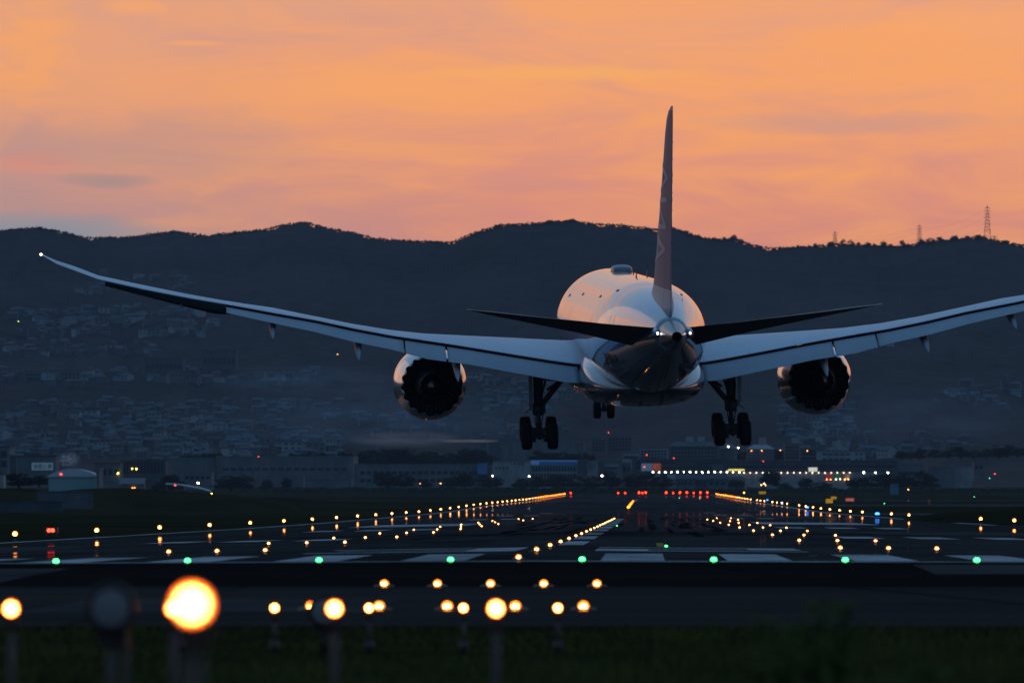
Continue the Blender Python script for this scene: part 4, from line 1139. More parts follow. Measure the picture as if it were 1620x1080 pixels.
# (px, base row, distance, width, height) of the trees one can tell apart in front of the buildings
TR = [(365, 774, 3300, 62, 24, 'broad dark tree left of the two small round trees'), (386, 774, 3320, 36, 26, 'upright dark tree joined to the broad dark tree'), (421, 774, 3300, 24, 18, 'left of two small round trees in front of the misty warehouse'), (453, 773, 3300, 17, 19, 'right of two small round trees in front of the misty warehouse'),
      (272, 776, 3000, 40, 28, 'dark tree above the curved canopy roof'), (252, 778, 2900, 26, 18, 'low dark tree left of the curved canopy roof'), (612, 771, 3350, 44, 27, 'left tree of the dark pair before the long misty warehouse'), (640, 771, 3360, 34, 26, 'right tree of the dark pair before the long misty warehouse'),
      (672, 771, 3380, 24, 14, 'low tree between the dark pair and the big round tree'), (715, 771, 3350, 34, 18, 'lower tree at the left of the big round tree'), (735, 771, 3330, 34, 25, 'big round tree left of the lamp lit tree'), (775, 772, 3330, 44, 24, 'dark tree with a white lamp in front of it'),
      (826, 772, 3340, 34, 18, 'tree at the left end of the long dark tree belt'), (850, 772, 3350, 34, 20, 'second tree of the belt below the blue roof'), (880, 772, 3340, 40, 25, 'third tree of the belt below the blue roof'), (908, 772, 3350, 36, 25, 'fourth tree of the belt below the blue roof'),
      (936, 772, 3340, 34, 23, 'fifth tree of the belt, left of the round one'), (966, 772, 3330, 38, 29, 'round tree under the hall with the dark emblem'), (1002, 772, 3330, 34, 24, 'tree under the white part of the orange and white board'), (1022, 771, 3320, 44, 29, 'tall dark tree below the orange and white board'),
      (1048, 771, 3330, 34, 22, 'tree right below the orange end of the board'), (1080, 771, 3400, 26, 22, 'tree in front of the string of white lamps'), (1165, 771, 3300, 30, 16, 'round tree below the yellow lit canopy'), (1218.5, 772, 3290, 34, 31, 'lone round dark tree in front of the floodlit wall'),
      (1274, 771, 3300, 24, 17, 'small round tree in front of the floodlit wall'), (1300, 772, 3300, 34, 11, 'low bush right of the small round tree'), (1355, 772, 3320, 34, 20, 'left end tree of the dark grove right of the floodlit wall'), (1376, 772, 3320, 36, 24, 'second tree of the dark grove'),
      (1400, 772, 3330, 40, 25, 'third tree of the dark grove, under the white lamp'), (1428, 772, 3330, 40, 24, 'fourth tree of the dark grove above the blue hut'), (1460, 772, 3320, 34, 32, 'tallest tree at the right end of the dark grove'), (1476, 772, 3340, 24, 20, 'small tree leaning off the right end of the grove'),
      (30, 770, 2000, 52, 24, 'dark tree on the green mound at far left'), (62, 768, 2050, 30, 18, 'second dark tree on the green mound'), (1243, 772, 3310, 22, 10, 'low shrub between the lone round tree and the small one')]
for q in TR: tree(*q, 'trees standing before the buildings')
MB_TR = [(560, 738, 3850, 46, 26), (598, 740, 3850, 50, 32), (640, 741, 3850, 56, 36), (676, 741, 3860, 46, 30), (712, 740, 3860, 40, 26), (742, 740, 3850, 46, 34), (770, 736, 3860, 34, 20), (860, 728, 3870, 40, 16), (892, 728, 3870, 40, 14), (925, 728, 3880, 34, 12),
         (500, 724, 3900, 30, 10), (470, 724, 3900, 30, 8), (335, 724, 3900, 34, 8), (300, 726, 3900, 30, 8), (1215, 728, 3880, 46, 20), (1180, 728, 3880, 40, 17), (1245, 728, 3870, 34, 16), (1440, 726, 3900, 46, 16), (1500, 724, 3900, 60, 18), (1560, 724, 3900, 60, 16), (1610, 722, 3900, 50, 18)]
_m = []
for (x_, y_, d_, w_, h_) in MB_TR:
    n_ = max(1, round(w_ / h_ / 1.1))
    for j in range(n_): _m.append((x_ + (j - (n_ - 1) / 2) * w_ / n_, y_, d_, w_ / n_ * 1.35, h_ * (.85 + .3 * ((j * 7 + x_) % 3) / 2)))
MB_TR = sorted(_m)
for i, q in enumerate(MB_TR): tree(*q, 'hazy tree in the middle wood behind the front buildings, %s from the left' % ordw(sorted(m[0] for m in MB_TR).index(q[0]) + 1), 'hazy trees behind the front buildings')
RT = [(1262, 5, 6), (1290, 6, 6), (1315, 12, 7), (1334, 8, 11), (1346, 10, 10), (1358, 8, 7), (1372, 12, 7), (1383, 8, 6), (1397, 13, 11), (1410, 10, 6), (1428, 9, 12), (1436, 10, 6), (1457, 12, 8), (1472, 14, 9), (1488, 12, 9), (1507, 8, 8), (1513, 7, 9), (1530, 10, 6), (1548, 14, 8),
      (1556, 12, 7), (1590, 12, 5), (1130, 10, 6), (1145, 8, 6), (1161, 13, 9), (1172, 10, 6), (1105, 10, 6), (1085, 10, 6), (905, 14, 5), (870, 12, 5), (482, 14, 4), (275, 12, 4), (60, 14, 5)]
RT.sort()
for i, (px, w_, h_) in enumerate(RT): tree(px, hill_y(px, D1) + 3.0, D1 - 4, w_ * 1.15, h_ + 3, 'small dark tree standing up from the ridge line, %s from the left' % ordw(i + 1), 'trees on the skyline')
# the wooded skyline itself
b = MB(); r = random.Random(5); me0 = TP[0][1]
for px in range(-60, 1700, 3):
    y0 = hill_y(px, D1); k = r.uniform(.5, 1.0)
    for _ in range(5):
        p = P(px + r.uniform(-3, 3), y0 - r.uniform(-1.5, 2.2) * k, D1 - r.uniform(0, 12)); a = Vector((r.gauss(0, 1), r.gauss(0, 1), r.gauss(0, .7))).normalized() * r.uniform(.9, 2.2); c = a.orthogonal().normalized() * r.uniform(.6, 1.2)
        b.face([p - a, p - c, p + a, p + c])
tag(b.build('forest', M_LEAF), 'dark woodland edging the ridge line', 'woodland', kind='stuff')
# hedge and scrub under the buildings
b = MB(); r = random.Random(8)
for _ in range(9000):
    px = r.uniform(430, 1660); d = r.uniform(3200, 3290); hh = (6.5 + 3 * nz(px / 30, 1) + 2 * nz(px / 9, 2)) * (1 if px < 1050 or px > 1180 else .6) * (.75 if px > 1480 else 1)
    y = 778 - hh * r.uniform(0, 1); p = P(px, y, d); a = Vector((r.gauss(0, 1), r.gauss(0, 1), r.gauss(0, 1))).normalized() * r.uniform(.3, .8); c = a.orthogonal().normalized() * r.uniform(.3, .7)
    b.face([p - a, p - c, p + a, p + c])
tag(b.build('scrub', M_LEAF), 'low dark scrub along the airfield boundary', 'scrub', kind='stuff')

# ================================================================== buildings
BW = mat('wall_pale', (.26, .265, .255), .8, var=.1, vs=.2); BW2 = mat('wall_grey', (.115, .12, .12), .8, var=.22, vs=.2); BD = mat('wall_dark', (.07, .07, .075), .85, var=.2, vs=.2)
BB = mat('wall_brown', (.14, .10, .09), .85, var=.15, vs=.2); BG = mat('wall_green', (.18, .30, .28), .7, var=.1, vs=.2); RB = mat('roof_blue', (.05, .16, .36), .5); RG = mat('roof_grey', (.10, .105, .11), .7)
RD = mat('roof_dark', (.04, .042, .048), .8); GLS = mat('window_dark', (.012, .015, .02), .2); LW = mat('lit_warm', (1, .8, .4), emit=(1, .72, .30), es=5); LWW = mat('lit_white', (1, 1, 1), emit=(1, .92, .72), es=26)
LYL = mat('lit_yellow', (1, .9, .1), emit=(1, .78, .10), es=20); LRD = mat('lit_red', (1, .1, .05), emit=(1, .04, .03), es=11); LWB = mat('lit_board', (.8, .8, .7), emit=(1, .95, .75), es=.55)
LOR = mat('lit_orange', (1, .4, .1), emit=(1, .35, .06), es=14)


def stain(m, sc=.9):
    tr = m.node_tree; b_ = tr.nodes['Principled BSDF']; l = b_.inputs['Base Color'].links[0].from_socket; tc_ = tr.nodes.new('ShaderNodeTexCoord')
    f = noise_n(tr, tc_.outputs['Object'], sc, 4, .7, 0, (1, 1, .25)); tr.links.new(mix(tr, .7, l, ramp(tr, f, [(.35, (.45, .45, .45)), (.6, (1, 1, 1))]), 'MULTIPLY'), b_.inputs['Base Color'])


for m_ in (BW, BW2, BD): stain(m_, .25)


def bld(name, x0, x1, yt, yb, d, wm, label, cat='building', roof=None, rm=None, bands=(), cols=0, depth=18, extra=None, bh=.28, group=None):
    """a building d metres down range between two sight columns; bands: heights (0..1) of its window rows"""
    a, c = P(x0, yb, d), P(x1, yb, d); H = (yb - yt) * d / F; Wd = c.x - a.x; e = empty(name, ((a.x + c.x) / 2, d, a.z))
    w2 = Wd / 2; b = MB(); b.box(-w2, w2, 0, depth, -3, H); b.build('wall', wm, e)
    b = MB()
    if roof == 'gable': b.face([(-w2 - .4, -.6, H - .1), (w2 + .4, -.6, H - .1), (w2 + .4, depth / 2, H + 2.2), (-w2 - .4, depth / 2, H + 2.2)]); b.face([(-w2 - .4, depth / 2, H + 2.2), (w2 + .4, depth / 2, H + 2.2), (w2 + .4, depth, H), (-w2 - .4, depth, H)]); b.face([(-w2, 0, H), (-w2, depth / 2, H + 2.2), (-w2, depth, H)]); b.face([(w2, 0, H), (w2, depth, H), (w2, depth / 2, H + 2.2)])
    elif roof == 'hip':
        q = min(w2 * .5, 4); b.face([(-w2 - .5, -.5, H), (w2 + .5, -.5, H), (w2 - q, depth / 2, H + 2.4), (-w2 + q, depth / 2, H + 2.4)]); b.face([(w2 + .5, depth + .5, H), (-w2 - .5, depth + .5, H), (-w2 + q, depth / 2, H + 2.4), (w2 - q, depth / 2, H + 2.4)])
        b.face([(w2 + .5, -.5, H), (w2 + .5, depth + .5, H), (w2 - q, depth / 2, H + 2.4)]); b.face([(-w2 - .5, depth + .5, H), (-w2 - .5, -.5, H), (-w2 + q, depth / 2, H + 2.4)])
    elif roof == 'arch':
        rg = [[Vector((-w2 - .4 + (Wd + .8) * i / 20, y, H + 2.6 * math.sin(math.pi * i / 20) ** .8)) for i in range(21)] + [Vector((w2 + .4 - (Wd + .8) * i / 20, y, H - .25)) for i in range(21)] for y in (-.5, depth)]; b.rings(rg)
    else: b.box(-w2 - .25, w2 + .25, -.25, depth, H + .003, H + .45)
    b.build('roof', rm or RG, e)
    for q in bands:
        n_ = cols or 1; bw = (Wd * .92) / n_
        b = MB()
        for i in range(n_): x = -w2 + Wd * .04 + bw * i; b.box(x + bw * (.14 if cols else 0), x + bw * (.86 if cols else 1), -.06, .02, H * q - H * bh / 2 / max(1, len(bands) / 2), H * q + H * bh / 2 / max(1, len(bands) / 2))
        b.build('window_row', GLS, e)
    tag(e, label, cat, group)
    if extra: extra(e, w2, H, depth)
    return e


def at(e, px, py, off=-.4):      # local position on the front of a building that is seen at px, py
    p = P(px, py, e.location.y + off); return p - e.location


def lamps(e, pts, m, r=.22, nm='lamp'):
    for px, py in pts:
        b = MB(); b.ball((0, 0, 0), r, n=8); b.box(-.05, .05, 0, .45, -.05, .05); b.build(nm, m, e, at(e, px, py, -.5))


def box_on(name, e, x0, x1, yt, yb, m, dep=.3, off=-.35):
    a, c = at(e, x0, yb, off), at(e, x1, yt, off); b = MB(); b.box(a.x, c.x, a.y, a.y + dep, a.z, c.z); return b.build(name, m, e)


# floodlit market wall with its row of lamps
mk_ = bld('market_hall', 1128, 1396, 746, 764, 3450, BW, 'long floodlit pale hall with a row of lamps under its eaves', rm=RD)
lamps(mk_, [(1177 + 9.85 * k, 747.4) for k in range(18)], mat('eaves_lamp', (1, .8, .6), emit=(1, .74, .50), es=7), .24)
box_on('roof_billboard', mk_, 1279, 1293, 739, 745.5, LWB, .4); box_on('canopy', mk_, 1152, 1178, 741.6, 744.2, mat('lit_canopy', (.9, .8, .2), emit=(.9, .74, .16), es=.9), 1.5, -1.6)
for a, c, m in ((1306, 1311, SR1 := mat('panel_red', (.45, .04, .04), emit=(.5, .03, .03), es=.25)), (1312, 1316, SR1), (1319.5, 1331, mat('panel_green', (.03, .16, .10), emit=(.02, .12, .07), es=.3)), (1334, 1336.5, SR1), (1337.5, 1344, mat('panel_cream', (.5, .45, .35), emit=(.5, .3, .2), es=.2))): box_on('shop_panel', mk_, a, c, 750.2, 759, m)
lamps(mk_, [(1308, 758), (1314, 758)], LOR, .22, 'shop_lamp'); lamps(mk_, [(1322.5, 757.7), (1329, 757.5)], mat('shop_glow', (1, .95, .6), emit=(1, .9, .45), es=8), .3, 'shop_lamp'); lamps(mk_, [(1336.5, 758), (1342, 757.8)], LOR, .28, 'shop_lamp')
dk = bld('depot', 1056, 1127.5, 747.5, 764, 3460, BW2, 'grey depot under the string of small white lamps, left of the floodlit hall', rm=RD)
# string of small white lamps on posts in front of the depot
for k in range(15):
    p = P(1033 + 9.75 * k, 746.4 + .25 * math.sin(k), 3440); z0 = P(0, 766, 3440).z; e = empty('street_lamp', (p.x, 3440, z0)); b = MB(); b.tube((0, 0, 0), (0, 0, p.z - z0), .06, n=6); b.build('pole', BD, e)
    b = MB(); b.ball((0, -.1, p.z - z0), .30 if k % 2 == 0 else .22, n=8); b.build('lamp', LWW, e); tag(e, 'small white lamp on a post before the grey depot, %s from the left' % ordw(k + 1), 'lamp', 'string of white lamps before the depot')
ob = bld('billboard', 1014, 1045.5, 732.5, 745, 3480, BW, 'large board, white at left and orange at right, above the dark trees', 'billboard', depth=1.2)
box_on('orange_panel', ob, 1031.5, 1045.2, 732.8, 744.6, mat('board_orange', (.62, .12, .03), .6, emit=(.8, .12, .03), es=.16)); box_on('white_panel', ob, 1014.5, 1031.2, 732.8, 744.6, mat('board_white', (.7, .72, .74), .6))
lamps(ob, [(1019.5, 738.4)], LRD, .16, 'red_lamp')
bld('long_shed', 1000, 1150, 727, 746, 3560, BD, 'long dark shed behind the string of white lamps', rm=RD, bands=(.35, .7))
bld('long_shed', 1150, 1290, 730, 746, 3560, BD, 'dark shed behind the floodlit hall, right of the longer shed', rm=RD, bands=(.5,))
bld('long_shed', 1290, 1420, 729, 746, 3565, BD, 'dark shed under the white hospital block', rm=RD, bands=(.5,))
bld('kiosk', 1126.5, 1145, 735, 745, 3550, BW2, 'small pale box building in front of the longest dark shed', rm=RG)
# hospital
hp = bld('hospital', 1292, 1369, 713.5, 731, 3700, BW, 'white hospital-like block with two rows of windows and a stepped top')
for y in (718.4, 726.2):
    for k in range(5): box_on('window_row', hp, 1301 + 9.3 * k, 1308 + 9.3 * k, y - 1.2, y + 1.2, GLS, .2, -.1)
    for x in (1353.5, 1361): box_on('window', hp, x, x + 2.6, y - 1.8, y + 1.8, GLS, .2, -.1)
for a, c, t_, b_ in ((1315, 1343, 706.5, 713.4), (1319, 1334, 701.5, 706.4), (1324, 1330, 697.5, 701.4)): box_on('upper_storey', hp, a, c, t_, b_, BW, 10, 3)
box_on('mast', hp, 1326.8, 1327.6, 693, 697.5, BW2, .3, 5)
b1 = bld('office_block', 1266, 1291.5, 710.5, 731, 3710, BW2, 'grey office block joined to the left of the white hospital block', bands=(.3, .62, .85)); lamps(b1, [(1277, 713), (1292, 713)], LOR, .22)
b1 = bld('apartment_block', 1241, 1265, 702, 729, 3740, BB, 'brownish apartment block with a pale tower box on its right', bands=(.2, .4, .6, .8), cols=6); box_on('tower', b1, 1253, 1265, 691.5, 701.9, BW, 6, 3); lamps(b1, [(1234.5, 712)], LOR, .22)
b1 = bld('sports_hall', 1182, 1225, 710, 729, 3760, BW2, 'low hall with a pale swept roof and a tall pale box at its right', roof='hip', rm=BW); box_on('tower', b1, 1201, 1212, 691.5, 708, BW, 6, 9); lamps(b1, [(1189, 712.5), (1205, 712.5)], LOR, .2)
b1 = bld('domed_hall', 1138, 1166, 709, 729, 3740, BW2, 'grey domed hall with two white lamps, right of the school block', roof='arch', rm=BW); lamps(b1, [(1152, 706.3), (1168, 708)], LWW, .32)
b1 = bld('school', 1058, 1138, 705.5, 728, 3720, BW2, 'long school-like block with rows of windows and a dark roof', rm=RD, roof='hip', bands=(.28, .56, .84), cols=14)
for a, c in ((1085, 1098), (1104, 1115.5)): box_on('water_tower', b1, a, c, 690, 703.5, BW, 6, 8)
bld('apartment_block', 1012, 1057, 709, 728, 3700, BW, 'pale apartment block left of the school-like block', bands=(.25, .5, .75), cols=8); bld('office_block', 985, 1011, 716, 730, 3690, BW, 'small pale office between the apartment block and the dark grove', bands=(.5,))
bld('apartment_tower', 936, 958, 693, 716, 3920, BB, 'left of two hazy reddish apartment towers', bands=(.2, .4, .6, .8), cols=4); bt = bld('apartment_tower', 961, 1000, 689, 716, 3930, BB, 'right and wider of two hazy reddish apartment towers', bands=(.2, .4, .6, .8), cols=7); lamps(bt, [(962.5, 684)], LRD, .18, 'red_lamp')
wh = bld('warehouse', 790, 923.5, 694, 722, 3880, BW2, 'huge flat pale warehouse with a small red sign at its upper right', depth=60); box_on('sign', wh, 908, 921, 696.6, 699.8, mat('sign_dull_red', (.30, .06, .07), .7)); box_on('pipe', wh, 771, 772, 697, 722, BW, 1)
bld('warehouse', 752, 789.5, 701, 722, 3890, BW2, 'lower pale warehouse joined to the left of the huge one', depth=50)
# factory with a blue roof
fa = bld('factory', 780, 838, 729.5, 769, 3420, BW, 'white factory block at the left of the blue roofed hall')
for y in (740, 733.5):
    for k in range(4 if y > 735 else 3): box_on('window', fa, 783 + 6 * k + (30 if y < 735 else 0), 786 + 6 * k + (30 if y < 735 else 0), y - 1.5, y + 1.5, GLS, .2, -.1)
bh_ = bld('factory_hall', 838.5, 914, 735, 762, 3430, BW, 'hall with a bright blue roof and rows of dark bays', roof='gable', rm=RB, bands=(.35, .75), cols=15)
box_on('blue_eaves', bh_, 853, 912.5, 729.5, 734.8, RB, 6, .5)
bld('tank_house', 914.5, 928, 728, 744, 3425, BD, 'dark square block beside the right end of the blue roof'); b1 = bld('factory_tower', 929, 945, 729, 748, 3428, BW, 'pale tower with tall dark slits right of the dark square block')
for x in (932.5, 936, 940.5): box_on('window', b1, x, x + 1.1, 731, 742, GLS, .2, -.1)
bm = bld('meeting_hall', 946, 984, 728, 762, 3440, BW2, 'hall with a dark wing-shaped emblem on its grey front')
b = MB(); q = at(bm, 967.5, 740, -.1); cs = [(-2.9, .15), (-1.2, -.15), (-.6, -.6), (.6, -.6), (1.2, -.15), (2.9, .15), (2.7, .45), (0, .35), (-2.7, .45)]; b.rings([[Vector((q.x + x, q.y - k * .2, q.z + z)) for x, z in cs] for k in (0, 1)], sm=False); b.build('emblem', RD, bm)
box_on('gable', bm, 957, 979, 734.5, 738, BW, .2, -.2)
bld('office_block', 984.5, 998, 733, 762, 3450, BW2, 'narrow grey office with two windows right of the emblem hall', bands=(.72,), cols=2)
for a, c, t_, m, lb in ((1056, 1069, 757.5, BW, 'small white hut with dark windows below the white lamps'), (1070, 1098, 757, BW2, 'grey low house right of the small white hut'), (1098.5, 1118, 758, BD, 'dark roofed shed below the depot'), (1119, 1150, 757, BW2, 'low grey house with a long roof below the depot'), (1151, 1178, 761, BD, 'low dark shed left of the lone round tree')):
    bld('low_house', a, c, t_, 771.5, 3330, m, lb, roof='gable', rm=RD if m is not BW else RG, bands=(.5,), cols=3, depth=9, bh=.35)
# misty warehouses at the left
bld('warehouse', 560, 779, 735, 768, 3560, BW2, 'very long low grey warehouse behind the dark tree pair', depth=60, bands=(.25, .62), cols=20, bh=.16); wb_ = bld('container', 755, 770, 733, 740, 3550, RB, 'blue box on the right end of the very long warehouse')
bld('warehouse', 342, 559, 722.5, 756, 3640, BW2, 'misty grey warehouse above the two small round trees', depth=60, bands=(.42,), cols=16, bh=.12); bld('warehouse', 263, 341, 725, 752, 3645, BW2, 'pale low warehouse with a row of tiny green lamps on its roof', depth=50)
for k in range(8):
    p = P(278 + 4.1 * k, 724.2, 3650); b = MB(); b.ball((0, 0, 0), .20, n=8); b.tube((0, 0, -1.2), (0, 0, 0), .05, n=5, mi=0); o = b.build('roof_lamp', mat('lit_lime', (.7, 1, .2), emit=(.75, 1, .2), es=5), loc=p); tag(o, 'tiny yellow green lamp on the pale low warehouse roof, %s from the left' % ordw(k + 1), 'lamp', 'tiny lamps on the warehouse roof')
bld('low_house', 440, 480, 753, 772, 3500, BW2, 'grey low house right of the two small round trees', rm=RG); bld('low_house', 486, 556, 758, 773, 3480, BW2, 'wide low grey house below the misty warehouse', rm=RG)
bld('low_house', 290, 335, 748, 766, 3450, BW2, 'low grey house behind the white street lamp', rm=RG, bands=(.6,), cols=5)
# left side: works, sign building, domed roof, walls
b1 = bld('works', 150, 190, 733, 766, 3050, BW2, 'pale works with dark tall openings right of the curved pale roof', rm=RD, bands=(.6,), cols=4); lamps(b1, [(186.5, 748.5)], LYL, .3)
b1 = bld('works', 191, 262, 729, 762, 3080, BD, 'dark long works with three yellow lamps', rm=RD, bands=(.55, .8), cols=12); lamps(b1, [(209, 741), (215.5, 741.3), (192.5, 760), ], LYL, .25)
b1 = bld('low_house', 190, 228, 765, 775, 2700, BW2, 'low house with two tiny orange lamps under its gable', roof='gable', rm=RG, depth=8); lamps(b1, [(209.5, 771.5), (213, 771)], LOR, .16)
sb_ = bld('store', 27, 88, 722, 757, 2800, BW2, 'grey store with a large white sign of dark characters', rm=RD); box_on('dark_roof_step', sb_, 38, 65, 716.5, 721.8, RD, 6, 3)
box_on('sign_panel', sb_, 50, 84, 731.5, 743.5, mat('sign_pale', (.62, .66, .60), .6, emit=(.5, .6, .5), es=.03))
me = text_pts('食都と夢'); xs = [v.co.x for v in me.vertices]; a, c = min(xs), max(xs); A, C = at(sb_, 53, 741.5, -.42), at(sb_, 82, 733.5, -.42); ys = [v.co.y for v in me.vertices]; y0, y1 = min(ys), max(ys)
for v in me.vertices: v.co = Vector((A.x + (v.co.x - a) / (c - a) * (C.x - A.x), A.y, A.z + (v.co.y - y0) / (y1 - y0) * (C.z - A.z)))
me.materials.append(mat('sign_green', (.01, .05, .045), .6)); link('lettering', me, sb_)
bld('office_block', -30, 14, 707, 745, 2900, BW2, 'tall grey block at the left picture edge', rm=RD, bands=(.3, .7), cols=3); bld('office_block', 15, 26, 721, 755, 2850, BD, 'narrow dark block between the grey block and the sign store')
bld('hut', -25, 5, 750, 772, 1900, BW, 'small white hut at the left edge below the grey block', rm=RD, depth=8)
b1 = bld('gymnasium', 77, 152, 753, 765, 2500, BG, 'pale green hall with a curved light roof and a red lamp', roof='arch', rm=mat('roof_pale', (.42, .44, .43), .6)); lamps(b1, [(96.5, 749.6)], LRD, .30, 'red_lamp')
b1 = bld('gatehouse', 152.5, 157, 742, 765, 2480, BW2, 'slim pale post-like block at the right end of the green hall')
# canopy with a curved light edge
e = empty('canopy', P(300, 775, 2650)); tag(e, 'long curved canopy roof sloping down to two yellow lamps', 'canopy')
pts = [(262, 766), (275, 766.5), (288, 768), (300, 770), (315, 772.5), (332, 777.5)]; b = MB()
rg = []
for x, y in pts: q = P(x, y, 2650) - e.location; rg.append([q + Vector((0, -2, 0)), q + Vector((0, -2, .34)), q + Vector((0, 8, .5)), q + Vector((0, 8, .1))])
b.rings(rg, sm=False); b.build('roof', mat('roof_pale'
, (.42, .44, .43), .6), e)
for x, y in ((264, 766), (282, 767), (302, 770), (326, 776)): q = P(x, y, 2650) - e.location; b = MB(); b.tube(q, (q.x, q.y, q.z - (784 - y) * .23), .14, n=6); b.build('column', BW2, e)
for k, (px, py, m, r_, lb, d) in enumerate([(335, 781, LYL, .30, 'yellow lamp at the low end of the curved canopy', 2600), (357.5, 783, LYL, .24, 'yellow lamp right of the curved canopy end', 2600), (313.5, 763.8, LWW, .36, 'round white lamp above the curved canopy', 2900), (277, 767.3, LRD, .26, 'red lamp above the left half of the canopy', 2640),
                                            (779, 752.3, LWW, .3, 'white lamp in front of the dark tree right of the big round one', 3300), (837, 753, LWW, .3, 'yellow white lamp over the tree belt below the white factory', 3310), (952.3, 752.3, LWW, .36, 'white lamp left of the round tree under the emblem hall', 3300), (955.5, 714.5, mat('lit_pale_yellow', (1, 1, .5), emit=(1, .9, .35), es=9), .42, 'pale yellow lamp below the hazy reddish towers', 3860),
                                            (1366.5, 747, LWW, .42, 'brightest white lamp over the dark grove', 3400), (1385, 747.2, LWW, .26, 'yellow white lamp right of the brightest grove lamp', 3400), (1405, 747.3, LWW, .30, 'lone white lamp over the middle of the dark grove', 3400), (1437, 774, LOR, .2, 'tiny orange lamp right of the blue hut', 3200),
                                            (697, 764.3, LOR, .22, 'tiny orange lamp left of the big round tree', 3350), (665, 764.5, LOR, .16, 'faint orange lamp among the low trees', 3350), (1023, 719.3, LRD, .22, 'red lamp above the orange and white board', 3600), (1066, 724.5, LRD, .2, 'red lamp below the pale apartment block', 3580), (1207.8, 729.2, LRD, .22, 'red lamp over the shed left of the hospital block', 3560),
                                            (1410, 728.6, LRD, .22, 'red lamp right of the hospital block', 3700), (1403, 730, LRD, .16, 'fainter red lamp right of the hospital block', 3700), (409, 722, LRD, .2, 'dull red lamp on the misty warehouse roof', 3630), (1565.5, 756, mat('lit_teal', (.1, 1, .7), emit=(.05, .9, .55), es=5), .22, 'tiny teal lamp near the right edge', 3500), (1574, 749.4, LRD, .22, 'dull red lamp near the right edge', 3550),
                                            (29, 508, mat('lit_lime', (.7, 1, .2)), .36, 'tiny green lamp alone on the left hillside', 5200), (58.5, 509.5, LOR, .30, 'tiny orange lamp alone on the left hillside', 5200), (141, 602, LOR, .30, 'orange lamp among the hillside houses at left', 4500), (160, 598.5, LYL, .26, 'yellow lamp among the hillside houses at left', 4500), (534, 560, LOR, .28, 'orange lamp under the left wing on the hillside', 4900),
                                            (1204.3, 766.8, LOR, .24, 'orange lamp left of the parked white vehicle', 3250), (1208.6, 764.5, LWW, .2, 'white lamp above the parked white vehicle', 3250), (1211, 767.2, LOR, .2, 'second orange lamp above the parked white vehicle', 3250), (1177, 779, LOR, .3, 'small orange lamp beyond the right end of the red row', 3000)]):
    if d > D0: d = on_hill(px, py + 2) - 3
    p = P(px, py, d); z0 = gz(p.x, d) if d <= D0 else hill_pt(px, d).z; hgt = max(1.0, min(12, p.z - z0)); e = empty('street_lamp', (p.x, d, p.z - hgt)); b = MB(); b.tube((0, 0, -1), (0, 0, hgt), .07, n=6); b.build('pole', BD, e)
    b = MB(); b.ball((0, -.15, hgt), r_, n=8); b.build('lamp', m, e); tag(e, lb, 'lamp')
# right side
bld('depot', 1370, 1395, 730, 747, 3600, BW2, 'low grey depot right below the hospital block', rm=RG)
bld('factory', 1392, 1460, 734, 752, 3620, BW2, 'pale factory with a raised middle roof right of the hospital block', rm=RG, bands=(.2,)); bld('factory', 1398, 1417, 730, 733.8, 3622, BW2, 'raised roof block on top of the pale factory', rm=RG, depth=8)
bld('warehouse', 1468, 1508, 739, 762, 3580, BW2, 'grey warehouse right of the tallest grove tree', rm=RG); bld('warehouse', 1508.5, 1538, 738, 762, 3590, BW, 'paler warehouse joined to the grey one at right', rm=RG); bld('office_block', 1541, 1556, 731, 750, 3640, BW2, 'small hazy block near the right edge', bands=(.6,), cols=2)
bld('hut', 1409.5, 1421.5, 766, 772, 3150, mat('hut_blue', (.03, .16, .22), .6), 'small blue hut in front of the dark grove', 'hut', depth=4)
# concrete walls at the left
for nm, x0, x1, yt, yb, d, m, lb in (('retaining_wall', 58, 146, 777.5, 799, 1235, mat('concrete_dark', (.085, .08, .085), .9, var=.3, vs=.4), 'stained concrete retaining wall in front of the green mound'), ('boundary_wall', -40, 98, 793.5, 804, 1200, mat('concrete_blue', (.05, .055, .065), .9, var=.25, vs=.4), 'low long dark wall in front of the concrete retaining wall')):
    a, c = P(x0, yb, d), P(x1, yt, d); b = MB(); b.box(a.x, c.x, d, d + .6, a.z - .6, c.z); b.box(a.x - .1, c.x + .1, d - .12, d + .7, c.z + .003, c.z + .14); tag(b.build(nm, m), lb, 'wall')
# parked vehicle beyond the runway
e = empty('service_van', P(1221, 774.5, 3180)); b = MB(); b.box(-2.4, 2.2, 0, 1.9, .45, 1.5); b.rings([[Vector((-2.2, y, 1.5)), Vector((1.2, y, 1.5)), Vector((.7, y, 2.3)), Vector((-2.1, y, 2.3))] for y in (.05, 1.85)], sm=False); b.build('body', BW, e)
for q in (-1.5, 1.4): b = MB(); b.lathe([(-.12, .36), (.12, .36)], (q, .1, .38), (0, 1, 0), 14, cap=(True, True)); b.build('wheel', M_TYRE0 if False else mat('van_tyre', (.01, .01, .01)), e)
b = MB(); b.box(-.1, .95, -.02, .03, 1.55, 2.1); b.build('window', GLS, e); tag(e, 'white service van parked beyond the far end of the runway', 'van')

# ------------------------------------------------------------------ houses on the slopes
HR = [mat('house_roof_a', (.024, .027, .032), .8, spec=.1), mat('house_roof_b', (.075, .085, .095), .8, spec=.1), mat('house_roof_c', (.05, .042, .04), .8, spec=.1), mat('house_roof_d', (.05, .08, .10), .8, spec=.1)]
HW = [mat('house_wall_a', (.12, .12, .115), .8), mat('house_wall_b', (.09, .088, .085), .8), mat('house_wall_c', (.25, .255, .255), .8)]
HN = [('dark grey', 'grey', 'brown', 'blue grey'), ('cream', 'tan', 'white')]


